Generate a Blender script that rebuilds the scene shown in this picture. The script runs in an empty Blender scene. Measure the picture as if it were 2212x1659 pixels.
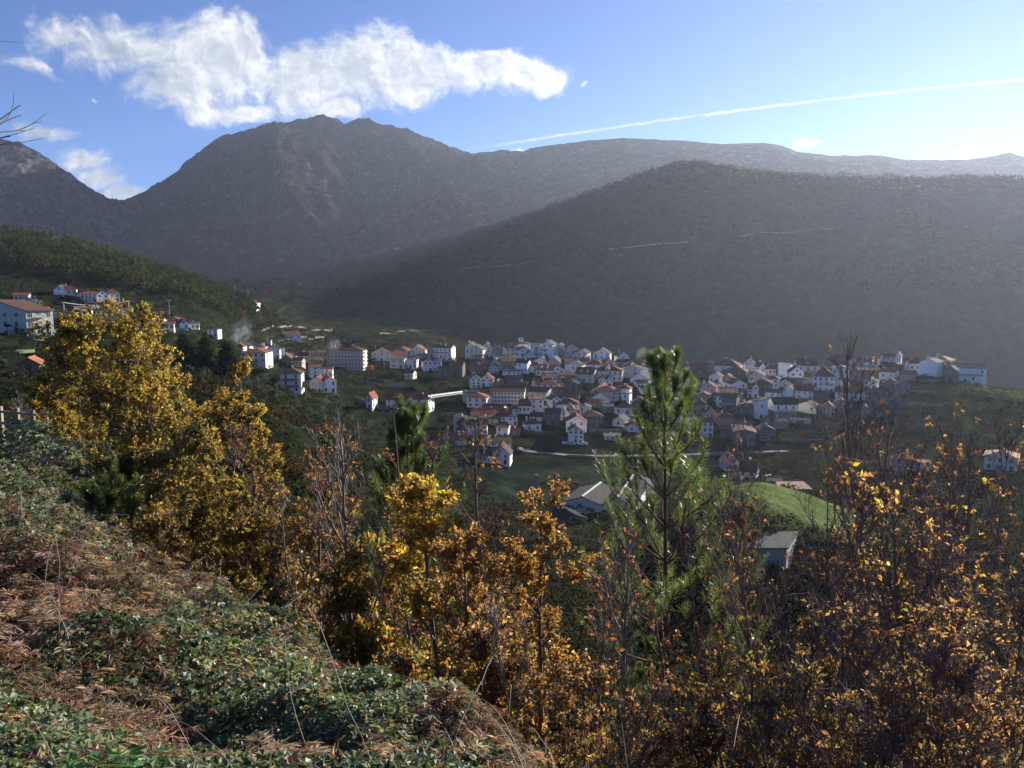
import bpy, math, random
import numpy as np
from mathutils import Vector, Matrix
# ------------------------------------------------------------------ camera, sky, sun, exposure
F = 1702.0; CX = 1106.0; CY = 829.5; HOR = 640.0        # focal length, centre and eye-level row for a picture 2212 wide
PITCH = math.atan((CY - HOR) / F)
SUN_AZ, SUN_EL = math.radians(41), math.radians(18.0)     # to the right of the view direction
SC = bpy.context.scene
cam_d = bpy.data.cameras.new('camera'); cam = bpy.data.objects.new('camera', cam_d); SC.collection.objects.link(cam)
cam_d.sensor_width = 36; cam_d.lens = 36 * F / 2212.0; cam_d.clip_end = 30000; cam_d.clip_start = 0.1
cam.rotation_euler = (math.radians(90) - PITCH, 0, 0); SC.camera = cam
SC.view_settings.view_transform = 'Standard'; SC.view_settings.look = 'None'
SC.view_settings.exposure = 1.45; SC.view_settings.gamma = 1
SC.cycles.volume_step_rate = 4; SC.cycles.volume_max_steps = 64
SC.cycles.max_bounces = 6; SC.cycles.diffuse_bounces = 3; SC.cycles.glossy_bounces = 2
SC.cycles.transmission_bounces = 4; SC.cycles.transparent_max_bounces = 8; SC.cycles.volume_bounces = 1
cp, sp = math.cos(PITCH), math.sin(PITCH)
def ray(px, py):                                         # direction of a picture point as (X/Y, Z/Y)
    u = (px - CX) / F; v = (py - CY) / F
    return u / (cp - v * sp), (-sp - v * cp) / (cp - v * sp)
def px_to_s(px, t):
    v = (-sp - t * cp) / (cp - t * sp)
    return ((px - CX) / F) / (cp - v * sp)
def s_to_px(s, t):
    v = (-sp - t * cp) / (cp - t * sp)
    return CX + F * s * (cp - v * sp)

class NT:
    def __init__(self, nt): self.nt = nt; self.n = nt.nodes; self.l = nt.links
    def node(self, t, **kw):
        n = self.n.new(t)
        for k, v in kw.items():
            if k in ('inputs',): continue
            setattr(n, k, v)
        return n
    def set(self, sock, v):
        if hasattr(v, 'is_linked') or isinstance(v, bpy.types.NodeSocket): self.l.new(v, sock)
        else: sock.default_value = v
    def math(self, op, a, b=0.0, c=None, clamp=False):
        n = self.node('ShaderNodeMath', operation=op, use_clamp=clamp)
        self.set(n.inputs[0], a); self.set(n.inputs[1], b)
        if c is not None: self.set(n.inputs[2], c)
        return n.outputs[0]
    def vmath(self, op, a, b=None, c=None):
        n = self.node('ShaderNodeVectorMath', operation=op)
        self.set(n.inputs[0], a)
        if b is not None: self.set(n.inputs[1], b)
        if c is not None: self.set(n.inputs[2], c)
        return n.outputs['Value'] if op == 'LENGTH' else n.outputs[0]
    def mix(self, f, a, b, blend='MIX'):
        n = self.node('ShaderNodeMix', data_type='RGBA', blend_type=blend)
        self.set(n.inputs[0], f); self.set(n.inputs[6], a); self.set(n.inputs[7], b)
        return n.outputs[2]
    def noise(self, vec, scale, detail=4, rough=0.55, dist=0.0):
        n = self.node('ShaderNodeTexNoise')
        if vec is not None: self.set(n.inputs['Vector'], vec)
        n.inputs['Scale'].default_value = scale; n.inputs['Detail'].default_value = detail
        n.inputs['Roughness'].default_value = rough; n.inputs['Distortion'].default_value = dist
        return n.outputs['Fac']
    def ramp(self, f, stops):
        n = self.node('ShaderNodeValToRGB'); e = n.color_ramp.elements
        while len(e) < len(stops): e.new(0.5)
        for i, (p, c) in enumerate(stops):
            e[i].position = p; e[i].color = (*c, 1) if len(c) == 3 else c
        self.set(n.inputs[0], f); return n.outputs[0]
    def smooth(self, x, a, b):
        n = self.node('ShaderNodeMapRange', interpolation_type='SMOOTHSTEP')
        self.set(n.inputs[0], x); n.inputs[1].default_value = a; n.inputs[2].default_value = b
        return n.outputs[0]

W = bpy.data.worlds.new('World'); SC.world = W; W.use_nodes = True
g = NT(W.node_tree); g.n.clear()
sky = g.node('ShaderNodeTexSky', sky_type='NISHITA', sun_disc=False)
sky.sun_elevation = SUN_EL; sky.sun_rotation = SUN_AZ; sky.air_density = 0.8; sky.dust_density = 0.0; sky.ozone_density = 4.0; sky.altitude = 700
bg = g.node('ShaderNodeBackground'); bg.inputs[1].default_value = 0.05
g.l.new(g.mix(1.0, sky.outputs[0], (0.72, 0.84, 1.12, 1), 'MULTIPLY'), bg.inputs[0])
geo = g.node('ShaderNodeTexCoord')
sep = g.node('ShaderNodeSeparateXYZ'); g.l.new(geo.outputs['Generated'], sep.inputs[0])
ysafe = g.math('MAXIMUM', sep.outputs[1], 0.05)
cs = g.math('DIVIDE', sep.outputs[0], ysafe); ct = g.math('DIVIDE', sep.outputs[2], ysafe)
comb = g.node('ShaderNodeCombineXYZ'); g.l.new(cs, comb.inputs[0]); g.l.new(ct, comb.inputs[1])
P = comb.outputs[0]
# turbulence that tears the cloud edges
wn = g.node('ShaderNodeTexNoise'); wn.inputs['Scale'].default_value = 9; wn.inputs['Detail'].default_value = 7; wn.inputs['Roughness'].default_value = 0.6
g.l.new(P, wn.inputs['Vector'])
warp = g.vmath('MULTIPLY_ADD', wn.outputs['Color'], (0.085, 0.07, 0), (-0.042, -0.035, 0))
Pw = g.vmath('ADD', P, warp)
def cloud_field(ells):
    d = None
    for cx, cy, rx, ry, wgt in ells:
        s, t = ray(cx, cy)
        e = g.vmath('MULTIPLY_ADD', Pw, (F / rx, F / ry, 0), (-s * F / rx, -t * F / ry, 0))
        L = g.math('MULTIPLY_ADD', g.vmath('LENGTH', e), -1.0, wgt)
        d = L if d is None else g.math('SMOOTH_MAX', d, L, 0.12)
    return d
main = cloud_field([(1140, 160, 105, 42, 1), (1040, 158, 150, 52, 1), (900, 150, 150, 66, 1), (770, 145, 140, 92, 1), (660, 160, 170, 90, 1),
    (500, 130, 130, 88, 1), (420, 180, 160, 72, .9), (500, 235, 170, 34, .9), (720, 232, 90, 28, .85), (240, 95, 170, 84, .80), (130, 70, 120, 80, .64), (60, 130, 130, 40, .42),
    (100, 278, 105, 28, .72), (185, 345, 70, 46, .72), (215, 385, 70, 36, .7), (272, 420, 75, 20, .95), (195, 212, 34, 14, .4),
    (1262, 180, 16, 9, .55), (1745, 318, 34, 9, .9), (2080, 325, 36, 16, .8), (2130, 312, 18, 7, .5), (1128, 322, 20, 5, .8)])
n1 = g.noise(Pw, 11, 9, 0.62, 0.3); n2 = g.noise(Pw, 42, 6, 0.6)
dens = g.math('ADD', main, g.math('MULTIPLY', g.math('SUBTRACT', n1, 0.5), 1.9))
dens = g.math('ADD', dens, g.math('MULTIPLY', g.math('SUBTRACT', n2, 0.5), 0.8))
alpha = g.smooth(dens, -0.12, 0.50)
# contrail, a long thin band
s0, t0 = ray(1000, 326); s1, t1 = ray(2230, 170); sm, tm = ray(1560, 243)
lin = g.math('MULTIPLY_ADD', g.math('SUBTRACT', cs, s0), (t1 - t0) / (s1 - s0), t0)
q = g.math('MULTIPLY', g.math('SUBTRACT', cs, s0), g.math('SUBTRACT', s1, cs))
bow = (tm - (t0 + (sm - s0) * (t1 - t0) / (s1 - s0))) / ((sm - s0) * (s1 - sm))
lin = g.math('MULTIPLY_ADD', q, bow, lin)
strn = g.noise(P, 60, 3, 0.6)
off = g.math('ABSOLUTE', g.math('ADD', g.math('SUBTRACT', ct, lin), g.math('MULTIPLY', g.math('SUBTRACT', strn, 0.5), 0.0035)))
trail = g.math('SUBTRACT', 1.0, g.smooth(off, 0.0002, 0.0026))
trail = g.math('MULTIPLY', trail, g.smooth(cs, s0 - 0.01, s0 + 0.12))
trail = g.math('MULTIPLY', trail, g.math('MULTIPLY_ADD', g.noise(P, 170, 2), 1.2, 0.1), clamp=True)
shade = g.noise(Pw, 7, 5, 0.5)
lum = g.math('ADD', g.math('MULTIPLY', g.smooth(cs, -0.65, 0.10), 0.22), 0.50)  # cloud colour painted brighter towards the sun's side
lum = g.math('ADD', lum, g.math('MULTIPLY', g.math('SUBTRACT', shade, 0.5), 0.75))
n1b = g.noise(g.vmath('ADD', Pw, (0.016, 0.014, 0)), 11, 9, 0.62, 0.3); n2b = g.noise(g.vmath('ADD', Pw, (0.005, 0.005, 0)), 42, 6, 0.6)
relief = g.math('ADD', g.math('MULTIPLY', g.math('SUBTRACT', n1, n1b), 1.5), g.math('MULTIPLY', g.math('SUBTRACT', n2, n2b), 0.9))  # sunlit relief painted into the clouds, brighter on upper right edges
lum = g.math('ADD', lum, relief)
lum = g.math('SUBTRACT', lum, g.math('MULTIPLY', g.smooth(dens, 0.30, 1.2), 0.14))
ccol = g.ramp(lum, [(0.2, (0.33, 0.38, 0.47)), (0.55, (0.58, 0.62, 0.68)), (0.85, (0.92, 0.92, 0.90))])
cbg = g.node('ShaderNodeBackground'); g.l.new(ccol, cbg.inputs[0]); cbg.inputs[1].default_value = 0.43
mx = g.node('ShaderNodeMixShader')
front = g.smooth(sep.outputs[1], 0.05, 0.2)
a1 = g.math('MULTIPLY', g.math('MAXIMUM', alpha, g.math('MULTIPLY', trail, 0.85)), front)
g.l.new(g.math('MULTIPLY', a1, 0.95), mx.inputs[0]); g.l.new(bg.outputs[0], mx.inputs[1]); g.l.new(cbg.outputs[0], mx.inputs[2])
wo = g.node('ShaderNodeOutputWorld'); g.l.new(mx.outputs[0], wo.inputs[0])

sd = bpy.data.lights.new('sun', 'SUN'); sd.energy = 4.6; sd.angle = math.radians(0.53); sd.color = (1, 0.93, 0.82)
sun = bpy.data.objects.new('sun', sd); SC.collection.objects.link(sun)
sdir = Vector((math.sin(SUN_AZ) * math.cos(SUN_EL), math.cos(SUN_AZ) * math.cos(SUN_EL), math.sin(SUN_EL)))
sun.rotation_euler = sdir.to_track_quat('Z', 'Y').to_euler()

# ------------------------------------------------------------------ helpers
RNG = np.random.default_rng(7)
def hash2(ix, iy, seed):
    h = (ix.astype(np.int64) * 374761393 + iy.astype(np.int64) * 668265263 + seed * 1442695040888963407 % 1000003) & 0xffffffff
    h = ((h ^ (h >> 13)) * 1274126177) & 0xffffffff
    return ((h ^ (h >> 16)) & 0xffff) / 65535.0
def vnoise(x, y, seed=0):
    x = np.asarray(x, float); y = np.asarray(y, float)
    ix = np.floor(x); iy = np.floor(y); fx = x - ix; fy = y - iy
    fx = fx * fx * fx * (fx * (fx * 6 - 15) + 10); fy = fy * fy * fy * (fy * (fy * 6 - 15) + 10)
    ix = ix.astype(np.int64); iy = iy.astype(np.int64)
    a = hash2(ix, iy, seed); b = hash2(ix + 1, iy, seed); c = hash2(ix, iy + 1, seed); d = hash2(ix + 1, iy + 1, seed)
    return (a + (b - a) * fx) * (1 - fy) + (c + (d - c) * fx) * fy - 0.5
def fbm(x, y, lam, octs=4, seed=0, gain=0.5):
    o = 0; a = 1; c, s = 0.8, 0.6
    for k in range(octs):
        o = o + a * vnoise(x / lam, y / lam, seed + k * 17); a *= gain; lam *= 0.5
        x, y = c * x - s * y, s * x + c * y
    return o
def ridged(x, y, lam, octs=4, seed=0, gain=0.5):
    o = 0; a = 1; c, s = 0.8, 0.6
    for k in range(octs):
        o = o + a * (0.5 - np.abs(2 * vnoise(x / lam, y / lam, seed + k * 17))); a *= gain; lam *= 0.5
        x, y = c * x - s * y, s * x + c * y
    return o
def sstep(a, b, x): u = np.clip((x - a) / (b - a), 0, 1); return u * u * (3 - 2 * u)

def tag(o, label=None, cat=None, group=None, kind=None):
    if label: o['label'] = label
    if cat: o['category'] = cat
    if group: o['group'] = group
    if kind: o['kind'] = kind
    return o
def link(o, parent=None):
    SC.collection.objects.link(o)
    if parent is not None: o.parent = parent
    return o
def empty(name, loc=(0, 0, 0), rz=0.0):
    o = bpy.data.objects.new(name, None); o.location = loc; o.rotation_euler = (0, 0, rz); o.empty_display_size = 0.3
    return link(o)
def mesh_np(name, V, faces, mats=(), cols=None, parent=None, smooth=False, fm=None):
    """V (n,3); faces: array (m,k); cols (n,3) linear point colours"""
    me = bpy.data.meshes.new(name)
    V = np.ascontiguousarray(V, dtype=np.float32)
    fl = faces if isinstance(faces, list) else [faces]
    fl = [np.asarray(f, dtype=np.int32) for f in fl if len(f)]
    idx = np.concatenate([f.ravel() for f in fl]); cnt = np.concatenate([np.full(len(f), f.shape[1], np.int32) for f in fl])
    st = np.concatenate([[0], np.cumsum(cnt)[:-1]]).astype(np.int32)
    me.vertices.add(len(V)); me.vertices.foreach_set('co', V.ravel())
    me.loops.add(len(idx)); me.loops.foreach_set('vertex_index', idx)
    me.polygons.add(len(cnt)); me.polygons.foreach_set('loop_start', st)
    if smooth: me.polygons.foreach_set('use_smooth', np.ones(len(cnt), bool))
    else: me.polygons.foreach_set('use_smooth', np.zeros(len(cnt), bool))
    if fm is not None: me.polygons.foreach_set('material_index', np.asarray(fm, np.int32))
    if cols is not None:
        at = me.color_attributes.new('Col', 'FLOAT_COLOR', 'POINT')
        c4 = np.ones((len(V), 4), np.float32); c4[:, :3] = cols; at.data.foreach_set('color', c4.ravel())
    me.update(calc_edges=True)
    for m in (mats if isinstance(mats, (list, tuple)) else [mats]): me.materials.append(m)
    o = bpy.data.objects.new(name, me); return link(o, parent)

def mat(name, col, rough=0.9, spec=0.2, noise=None, bump=None, coords='Object', metal=0.0):
    """col rgb; noise=(scale, amount, second colour)"""
    m = bpy.data.materials.new(name); m.use_nodes = True; t = NT(m.node_tree); t.n.clear()
    b = t.node('ShaderNodeBsdfPrincipled'); o = t.node('ShaderNodeOutputMaterial'); t.l.new(b.outputs[0], o.inputs[0])
    b.inputs['Roughness'].default_value = rough; b.inputs['Specular IOR Level'].default_value = spec; b.inputs['Metallic'].default_value = metal
    tc = t.node('ShaderNodeTexCoord').outputs[coords]
    c = (*col, 1)
    if noise:
        oi = t.node('ShaderNodeObjectInfo')
        v = t.vmath('ADD', tc, oi.outputs['Location'])
        f = t.smooth(t.noise(v, noise[0], 6, 0.65), 0.35, 0.68)
        c = t.mix(t.math('MULTIPLY', f, noise[1]), c, (*noise[2], 1))
        hv = t.math('MULTIPLY_ADD', oi.outputs['Random'], 0.34, 0.83)
        c = t.mix(1.0, c, hv, 'MULTIPLY')
    t.set(b.inputs['Base Color'], c)
    if bump:
        bn = t.node('ShaderNodeBump'); bn.inputs['Strength'].default_value = bump[1]; bn.inputs['Distance'].default_value = bump[2]
        t.l.new(t.noise(tc, bump[0], 5), bn.inputs['Height']); t.l.new(bn.outputs[0], b.inputs['Normal'])
    return m
def leaf_mat(name, transl=0.5, rough=0.45, spec=0.35, tint=(1, 1, 1)):
    m = bpy.data.materials.new(name); m.use_nodes = True; t = NT(m.node_tree); t.n.clear()
    at = t.node('ShaderNodeAttribute', attribute_name='Col')
    col = t.mix(1.0, at.outputs['Color'], (*tint, 1), 'MULTIPLY')
    b = t.node('ShaderNodeBsdfPrincipled'); b.inputs['Roughness'].default_value = rough; b.inputs['Specular IOR Level'].default_value = spec
    t.l.new(col, b.inputs['Base Color'])
    tr = t.node('ShaderNodeBsdfTranslucent'); t.l.new(t.mix(1.0, col, (1.5, 1.35, 0.9, 1), 'MULTIPLY'), tr.inputs[0])
    mx = t.node('ShaderNodeMixShader'); mx.inputs[0].default_value = transl
    t.l.new(b.outputs[0], mx.inputs[1]); t.l.new(tr.outputs[0], mx.inputs[2])
    o = t.node('ShaderNodeOutputMaterial'); t.l.new(mx.outputs[0], o.inputs[0]); return m

# ------------------------------------------------------------------ terrain
# each curve runs across the view: (picture column, distance, height) ; a height given as a string is a picture row
CURVES = [
 [(-2500, 1.5, -1.75), (4700, 1.5, -1.75)],
 [(-2500, 3.2, -2.6), (0, 3.2, -2.75), (600, 3.0, -2.75), (1100, 2.6, -2.7), (1500, 2.4, -2.5), (4700, 2.4, -2.5)],
 [(-2500, 44, -7.5), (-200, 44, -8.5), (100, 42, -8.8), (230, 27, -7.6), (350, 18, -6.5), (520, 13, -5.7), (700, 10, -5.2), (900, 7.5, -4.55), (1200, 5, -3.75), (1400, 4.2, -3.5), (2212, 4, -3.4), (4700, 4, -3.4)],
 [(-2500, 70, -12), (0, 70, -12.5), (180, 60, -14), (350, 32, -13.5), (520, 25, -14), (700, 22, -14.2), (900, 20, -14.2), (1200, 18, -14.5), (1500, 17, -13.5), (2212, 16, -12.5), (4700, 16, -11)],
 [(-2500, 100, -15), (0, 100, -15), (300, 80, -20), (500, 70, -29), (700, 60, -32), (1200, 60, -37), (1800, 60, -38), (2212, 60, -36), (4700, 60, -25)],
 [(-2500, 110, -15), (0, 110, -16), (300, 110, -19), (480, 110, -24), (560, 110, -27), (700, 110, -31), (850, 110, -40), (1000, 110, -46), (1200, 110, -50), (1450, 110, -54), (1700, 112, -58), (1950, 108, -56), (2212, 110, -50), (4700, 110, -33)],
 [(-2500, 150, -14), (0, 150, -17), (300, 150, -18), (480, 150, -20), (560, 150, -23), (700, 150, -29), (850, 150, -42), (1000, 150, -53), (1200, 150, -60), (1450, 150, -60), (1560, 160, -43), (1620, 165, -42), (1720, 160, -45), (1800, 150, -49), (1900, 140, -51), (1980, 140, -62), (2212, 140, -60), (4700, 150, -40)],
 [(-2500, 200, -11), (0, 200, -15.5), (300, 200, -20), (480, 200, -24), (560, 205, -29.5), (700, 205, -38), (850, 205, -48), (1000, 205, -60), (1200, 200, -66), (1450, 200, -65), (1555, 205, -50), (1590, 205, -47), (1720, 205, -49), (1800, 200, -55), (1900, 195, -59), (1980, 195, -63), (2212, 195, -61), (4700, 200, -45)],
 [(-2500, 245, -8), (0, 245, -14), (100, 245, -16), (300, 245, -22), (500, 245, -27), (600, 250, -36), (680, 250, -43), (800, 250, -50), (1000, 250, -64), (1200, 245, -69), (1500, 245, -69), (1600, 245, -62), (1700, 250, -66), (1800, 240, -67), (2212, 240, -62), (4700, 240, -50)],
 [(-2500, 340, 4), (0, 340, -3), (300, 340, -13), (450, 340, -25), (600, 350, -43), (800, 350, -59), (1000, 345, -67), (1200, 345, -71), (1650, 345, -71.5), (1900, 335, -66), (2212, 310, -60), (4700, 310, -52)],
 [(-2500, 430, 14), (0, 430, 3), (300, 430, -7), (450, 430, -20), (560, 440, -39), (700, 440, -45), (900, 450, -54), (1200, 450, -58), (1500, 450, -57), (1800, 445, -55), (2000, 430, -50), (2212, 400, -50), (4700, 400, -52)],
 [(-2500, 500, 30), (0, 500, 14), (300, 500, 4), (450, 500, -6), (560, 540, -34), (700, 540, -46), (900, 560, '788'), (1000, 570, '778'), (1200, 575, '770'), (1500, 560, '790'), (1750, 540, '802'), (1900, 520, '792'), (2000, 480, '796'), (2110, 440, '822'), (2212, 440, '850'), (4700, 440, -74)],
 [(-2500, 820, 110), (0, 800, '498'), (100, 790, '515'), (200, 760, '538'), (300, 730, '572'), (400, 700, '600'), (480, 660, '640'), (530, 650, '655'), (570, 660, '668'), (620, 690, '712'), (700, 700, '735'), (900, 700, '745'), (1100, 700, '762'), (1250, 700, -78), (2212, 640, -100), (4700, 640, -95)],
 [(-2500, 1100, 60), (0, 1100, '560'), (300, 1050, '610'), (480, 1000, '660'), (700, 1000, '690'), (900, 1000, '695'), (1100, 980, -62), (1250, 960, -84), (1400, 960, -88), (4700, 920, -80)],
 [(-2500, 1700, 50), (0, 1700, '625'), (400, 1700, '628'), (560, 1700, '615'), (700, 1700, '590'), (870, 1700, '546'), (1000, 1680, '505'), (1150, 1640, '457'), (1300, 1600, '408'), (1370, 1590, '380'), (1440, 1560, '361'), (1500, 1550, '352'), (1580, 1550, '364'), (1700, 1550, '377'), (1800, 1550, '385'), (1950, 1520, '388'), (2212, 1500, '388'), (3200, 1500, '375'), (4700, 1500, '420')],
 [(-2500, 2100, 120), (0, 2100, '600'), (300, 2100, '605'), (500, 2100, '598'), (870, 2100, '560'), (1150, 2050, '500'), (1500, 2000, '440'), (2212, 2000, '470'), (4700, 2000, '500')],
 [(-2500, 2600, 300), (0, 2600, '440'), (150, 2600, '500'), (240, 2600, '530'), (420, 2650, '470'), (520, 2650, '425'), (600, 2550, '370'), (700, 2600, '372'), (760, 2700, '405'), (850, 2800, '430'), (1000, 2750, '420'), (1350, 2750, '372'), (1600, 2750, '370'), (2212, 2750, '400'), (4700, 2750, '420')],
 [(-2500, 3000, '330'), (-400, 3000, '270'), (0, 3000, '302'), (40, 3000, '307'), (80, 3000, '326'), (120, 3000, '352'), (150, 3000, '374'), (180, 3000, '396'), (215, 3050, '420'), (240, 3200, '434'), (275, 3400, '432'), (310, 3500, '426'), (350, 3500, '396'), (385, 3500, '368'), (405, 3500, '345'), (440, 3500, '321'), (485, 3500, '292'), (540, 3500, '281'), (580, 3500, '270'), (640, 3500, '262'), (675, 3500, '252'), (700, 3500, '250'), (722, 3500, '258'), (748, 3500, '268'), (770, 3500, '258'), (800, 3500, '260'), (830, 3500, '271'), (880, 3500, '279'), (905, 3500, '290'), (930, 3500, '300'), (960, 3500, '312'), (1000, 3500, '327'), (1030, 3500, '333'), (1100, 3450, '324'), (1130, 3450, '327'), (1160, 3400, '318'), (1200, 3400, '313'), (1270, 3400, '304'), (1350, 3400, '298'), (1450, 3400, '303'), (1560, 3400, '311'), (1650, 3400, '309'), (1690, 3400, '314'), (1720, 3400, '328'), (1800, 3400, '336'), (1900, 3400, '336'), (1960, 3400, '345'), (2050, 3400, '346'), (2110, 3400, '343'), (2160, 3400, '334'), (2180, 3400, '329'), (2212, 3400, '339'), (3200, 3400, '330'), (4700, 3400, '340')],
 [(-2500, 4300, 250), (4700, 4300, 250)],
 [(-2500, 8000, 100), (4700, 8000, 100)],
]
def curve_tab(c):
    S, Y, Z = [], [], []
    for px, y, v in c:
        t = ray(px, float(v))[1] if isinstance(v, str) else v / y
        S.append(px_to_s(px, t)); Y.append(y); Z.append(t * y)
    return np.array(S), np.array(Y), np.array(Z)
TAB = [curve_tab(c) for c in CURVES]
def rows(a, b, n): return np.exp(np.linspace(math.log(a), math.log(b), n, endpoint=False))
YR = np.concatenate([rows(1.5, 60, 170), rows(60, 700, 300), rows(700, 1750, 190), rows(1750, 3700, 240), rows(3700, 8000, 14), [8000.]])
SR = np.concatenate([np.linspace(-2.2, -0.78, 70, endpoint=False), np.linspace(-0.78, 0.78, 880, endpoint=False), np.linspace(0.78, 2.2, 71)])
LYR = np.log(YR)
def base_grid():
    ys = np.array([np.interp(SR, T[0], T[1]) for T in TAB]); zs = np.array([np.interp(SR, T[0], T[2]) for T in TAB])
    Z = np.zeros((len(YR), len(SR))); RID = np.zeros_like(Z)
    for j in range(len(SR)):
        Z[:, j] = np.interp(YR, ys[:, j], zs[:, j])
    k = np.array([1, 2, 3, 2, 1.]) / 9                     # soften the creases between curves
    for _ in range(2):
        Zp = np.pad(Z, ((2, 2), (0, 0)), 'edge'); Z2 = sum(k[i] * Zp[i:i + len(YR)] for i in range(5))
        w = sstep(1400, 1500, YR)[:, None]; Z = Z2 * (1 - w) + Z * w
    T = Z / YR[:, None]                                    # and between columns
    for _ in range(3):
        Tp = np.pad(T, ((0, 0), (14, 14)), 'edge'); cs_ = np.cumsum(np.pad(Tp, ((0, 0), (1, 0))), 1)
        T2 = (cs_[:, 29:] - cs_[:, :-29]) / 29.0
        w = sstep(20, 60, YR)[:, None] * (1 - sstep(900, 1400, YR))[:, None]; T = T * (1 - w) + T2 * w
    Z = T * YR[:, None]
    return Z, ys
Z0, YS = base_grid()
SS, YY = np.meshgrid(SR, YR); XX = SS * YY
TT = Z0 / YY; PXg = s_to_px(SS, TT); PYg = CY + F * ((-sp - TT * cp) / (cp - TT * sp))
def add_relief(Z):
    X, Y = XX, YY
    Z = Z + 0.5 * fbm(X, Y, 2.2, 3, 3) * sstep(2, 5, Y) * (1 - sstep(45, 70, Y))
    mid = sstep(60, 90, Y) * (1 - sstep(700, 900, Y))
    Z = Z + mid * 2.2 * fbm(X, Y, 34, 4, 11)
    # stone-walled terraces on the left and behind the village
    ter = sstep(230, 300, Y) * (1 - sstep(1250, 1400, Y)) * (1 - sstep(1050, 1250, PXg)) * (0.25 + 0.75 * sstep(0, 150, PXg + 200))
    ter = np.maximum(ter, sstep(560, 640, Y) * (1 - sstep(1250, 1350, Y)) * 0.8 * (1 - sstep(1300, 1500, PXg)))
    step = 2.6 + 1.2 * sstep(700, 1000, Y); q = Z / step + 0.35 * fbm(X, Y, 90, 2, 5); f = q - np.floor(q)
    Z = Z + ter * 0.85 * step * (sstep(0.72, 1.0, f) - f)
    # wooded spur
    yc = np.interp(SR, TAB[14][0], TAB[14][1])[None, :]
    wD = sstep(820, 980, Y) * (1 - sstep(1900, 2100, Y)); cr = 1 - 0.8 * np.exp(-((Y - yc) / 110.) ** 2)
    Z = Z + wD * (cr * 30 * ridged(X, Y * 0.6, 260, 3, 21) + 4.5 * fbm(X, Y, 22, 3, 23, 0.6))
    # far rocky mountains
    yr = np.interp(SR, TAB[17][0], TAB[17][1])[None, :]
    wB = sstep(1800, 2300, Y); cr = 1 - np.exp(-((Y - yr) / 190.) ** 2)
    gul = ridged(X + 0.35 * Y, Y * 0.45, 420, 5, 31, 0.55)
    rt = sstep(1030, 1180, PXg); Z = Z + wB * (cr * (95 - 62 * rt) * (gul - .18) + (8.5 - 6 * rt) * ridged(X, Y, 80, 4, 41, 0.6) + 10 * fbm(X, Y, 24, 2, 47, 0.7) * sstep(2700, 3200, Y) * (1 - 0.7 * rt))
    return Z
ZG = add_relief(Z0)
def hgt(x, y):
    x = np.asarray(x, float); y = np.asarray(y, float); s = x / np.maximum(y, 1.5)
    r = np.interp(np.log(np.maximum(y, 1.5)), LYR, np.arange(len(YR))); c = np.interp(s, SR, np.arange(len(SR)))
    r0 = np.clip(np.floor(r).astype(int), 0, len(YR) - 2); c0 = np.clip(np.floor(c).astype(int), 0, len(SR) - 2); fr = r - r0; fc = c - c0
    return (ZG[r0, c0] * (1 - fc) + ZG[r0, c0 + 1] * fc) * (1 - fr) + (ZG[r0 + 1, c0] * (1 - fc) + ZG[r0 + 1, c0 + 1] * fc) * fr
def hit(px, py, y0, y1):
    """first ground point on the line of sight between two distances"""
    s, t = ray(px, py); y = np.linspace(y0, y1, 500); tt = hgt(s * y, y) / y
    i = np.nonzero(tt >= t)[0]
    if len(i): return s * y[i[0]], y[i[0]], float(hgt(s * y[i[0]], y[i[0]]))
    k = int(np.argmax(tt)); return s * y[k], y[k], t * y[k]
def at(px, py, Y):
    s, t = ray(px, py); return Vector((s * Y, Y, t * Y))

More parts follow.
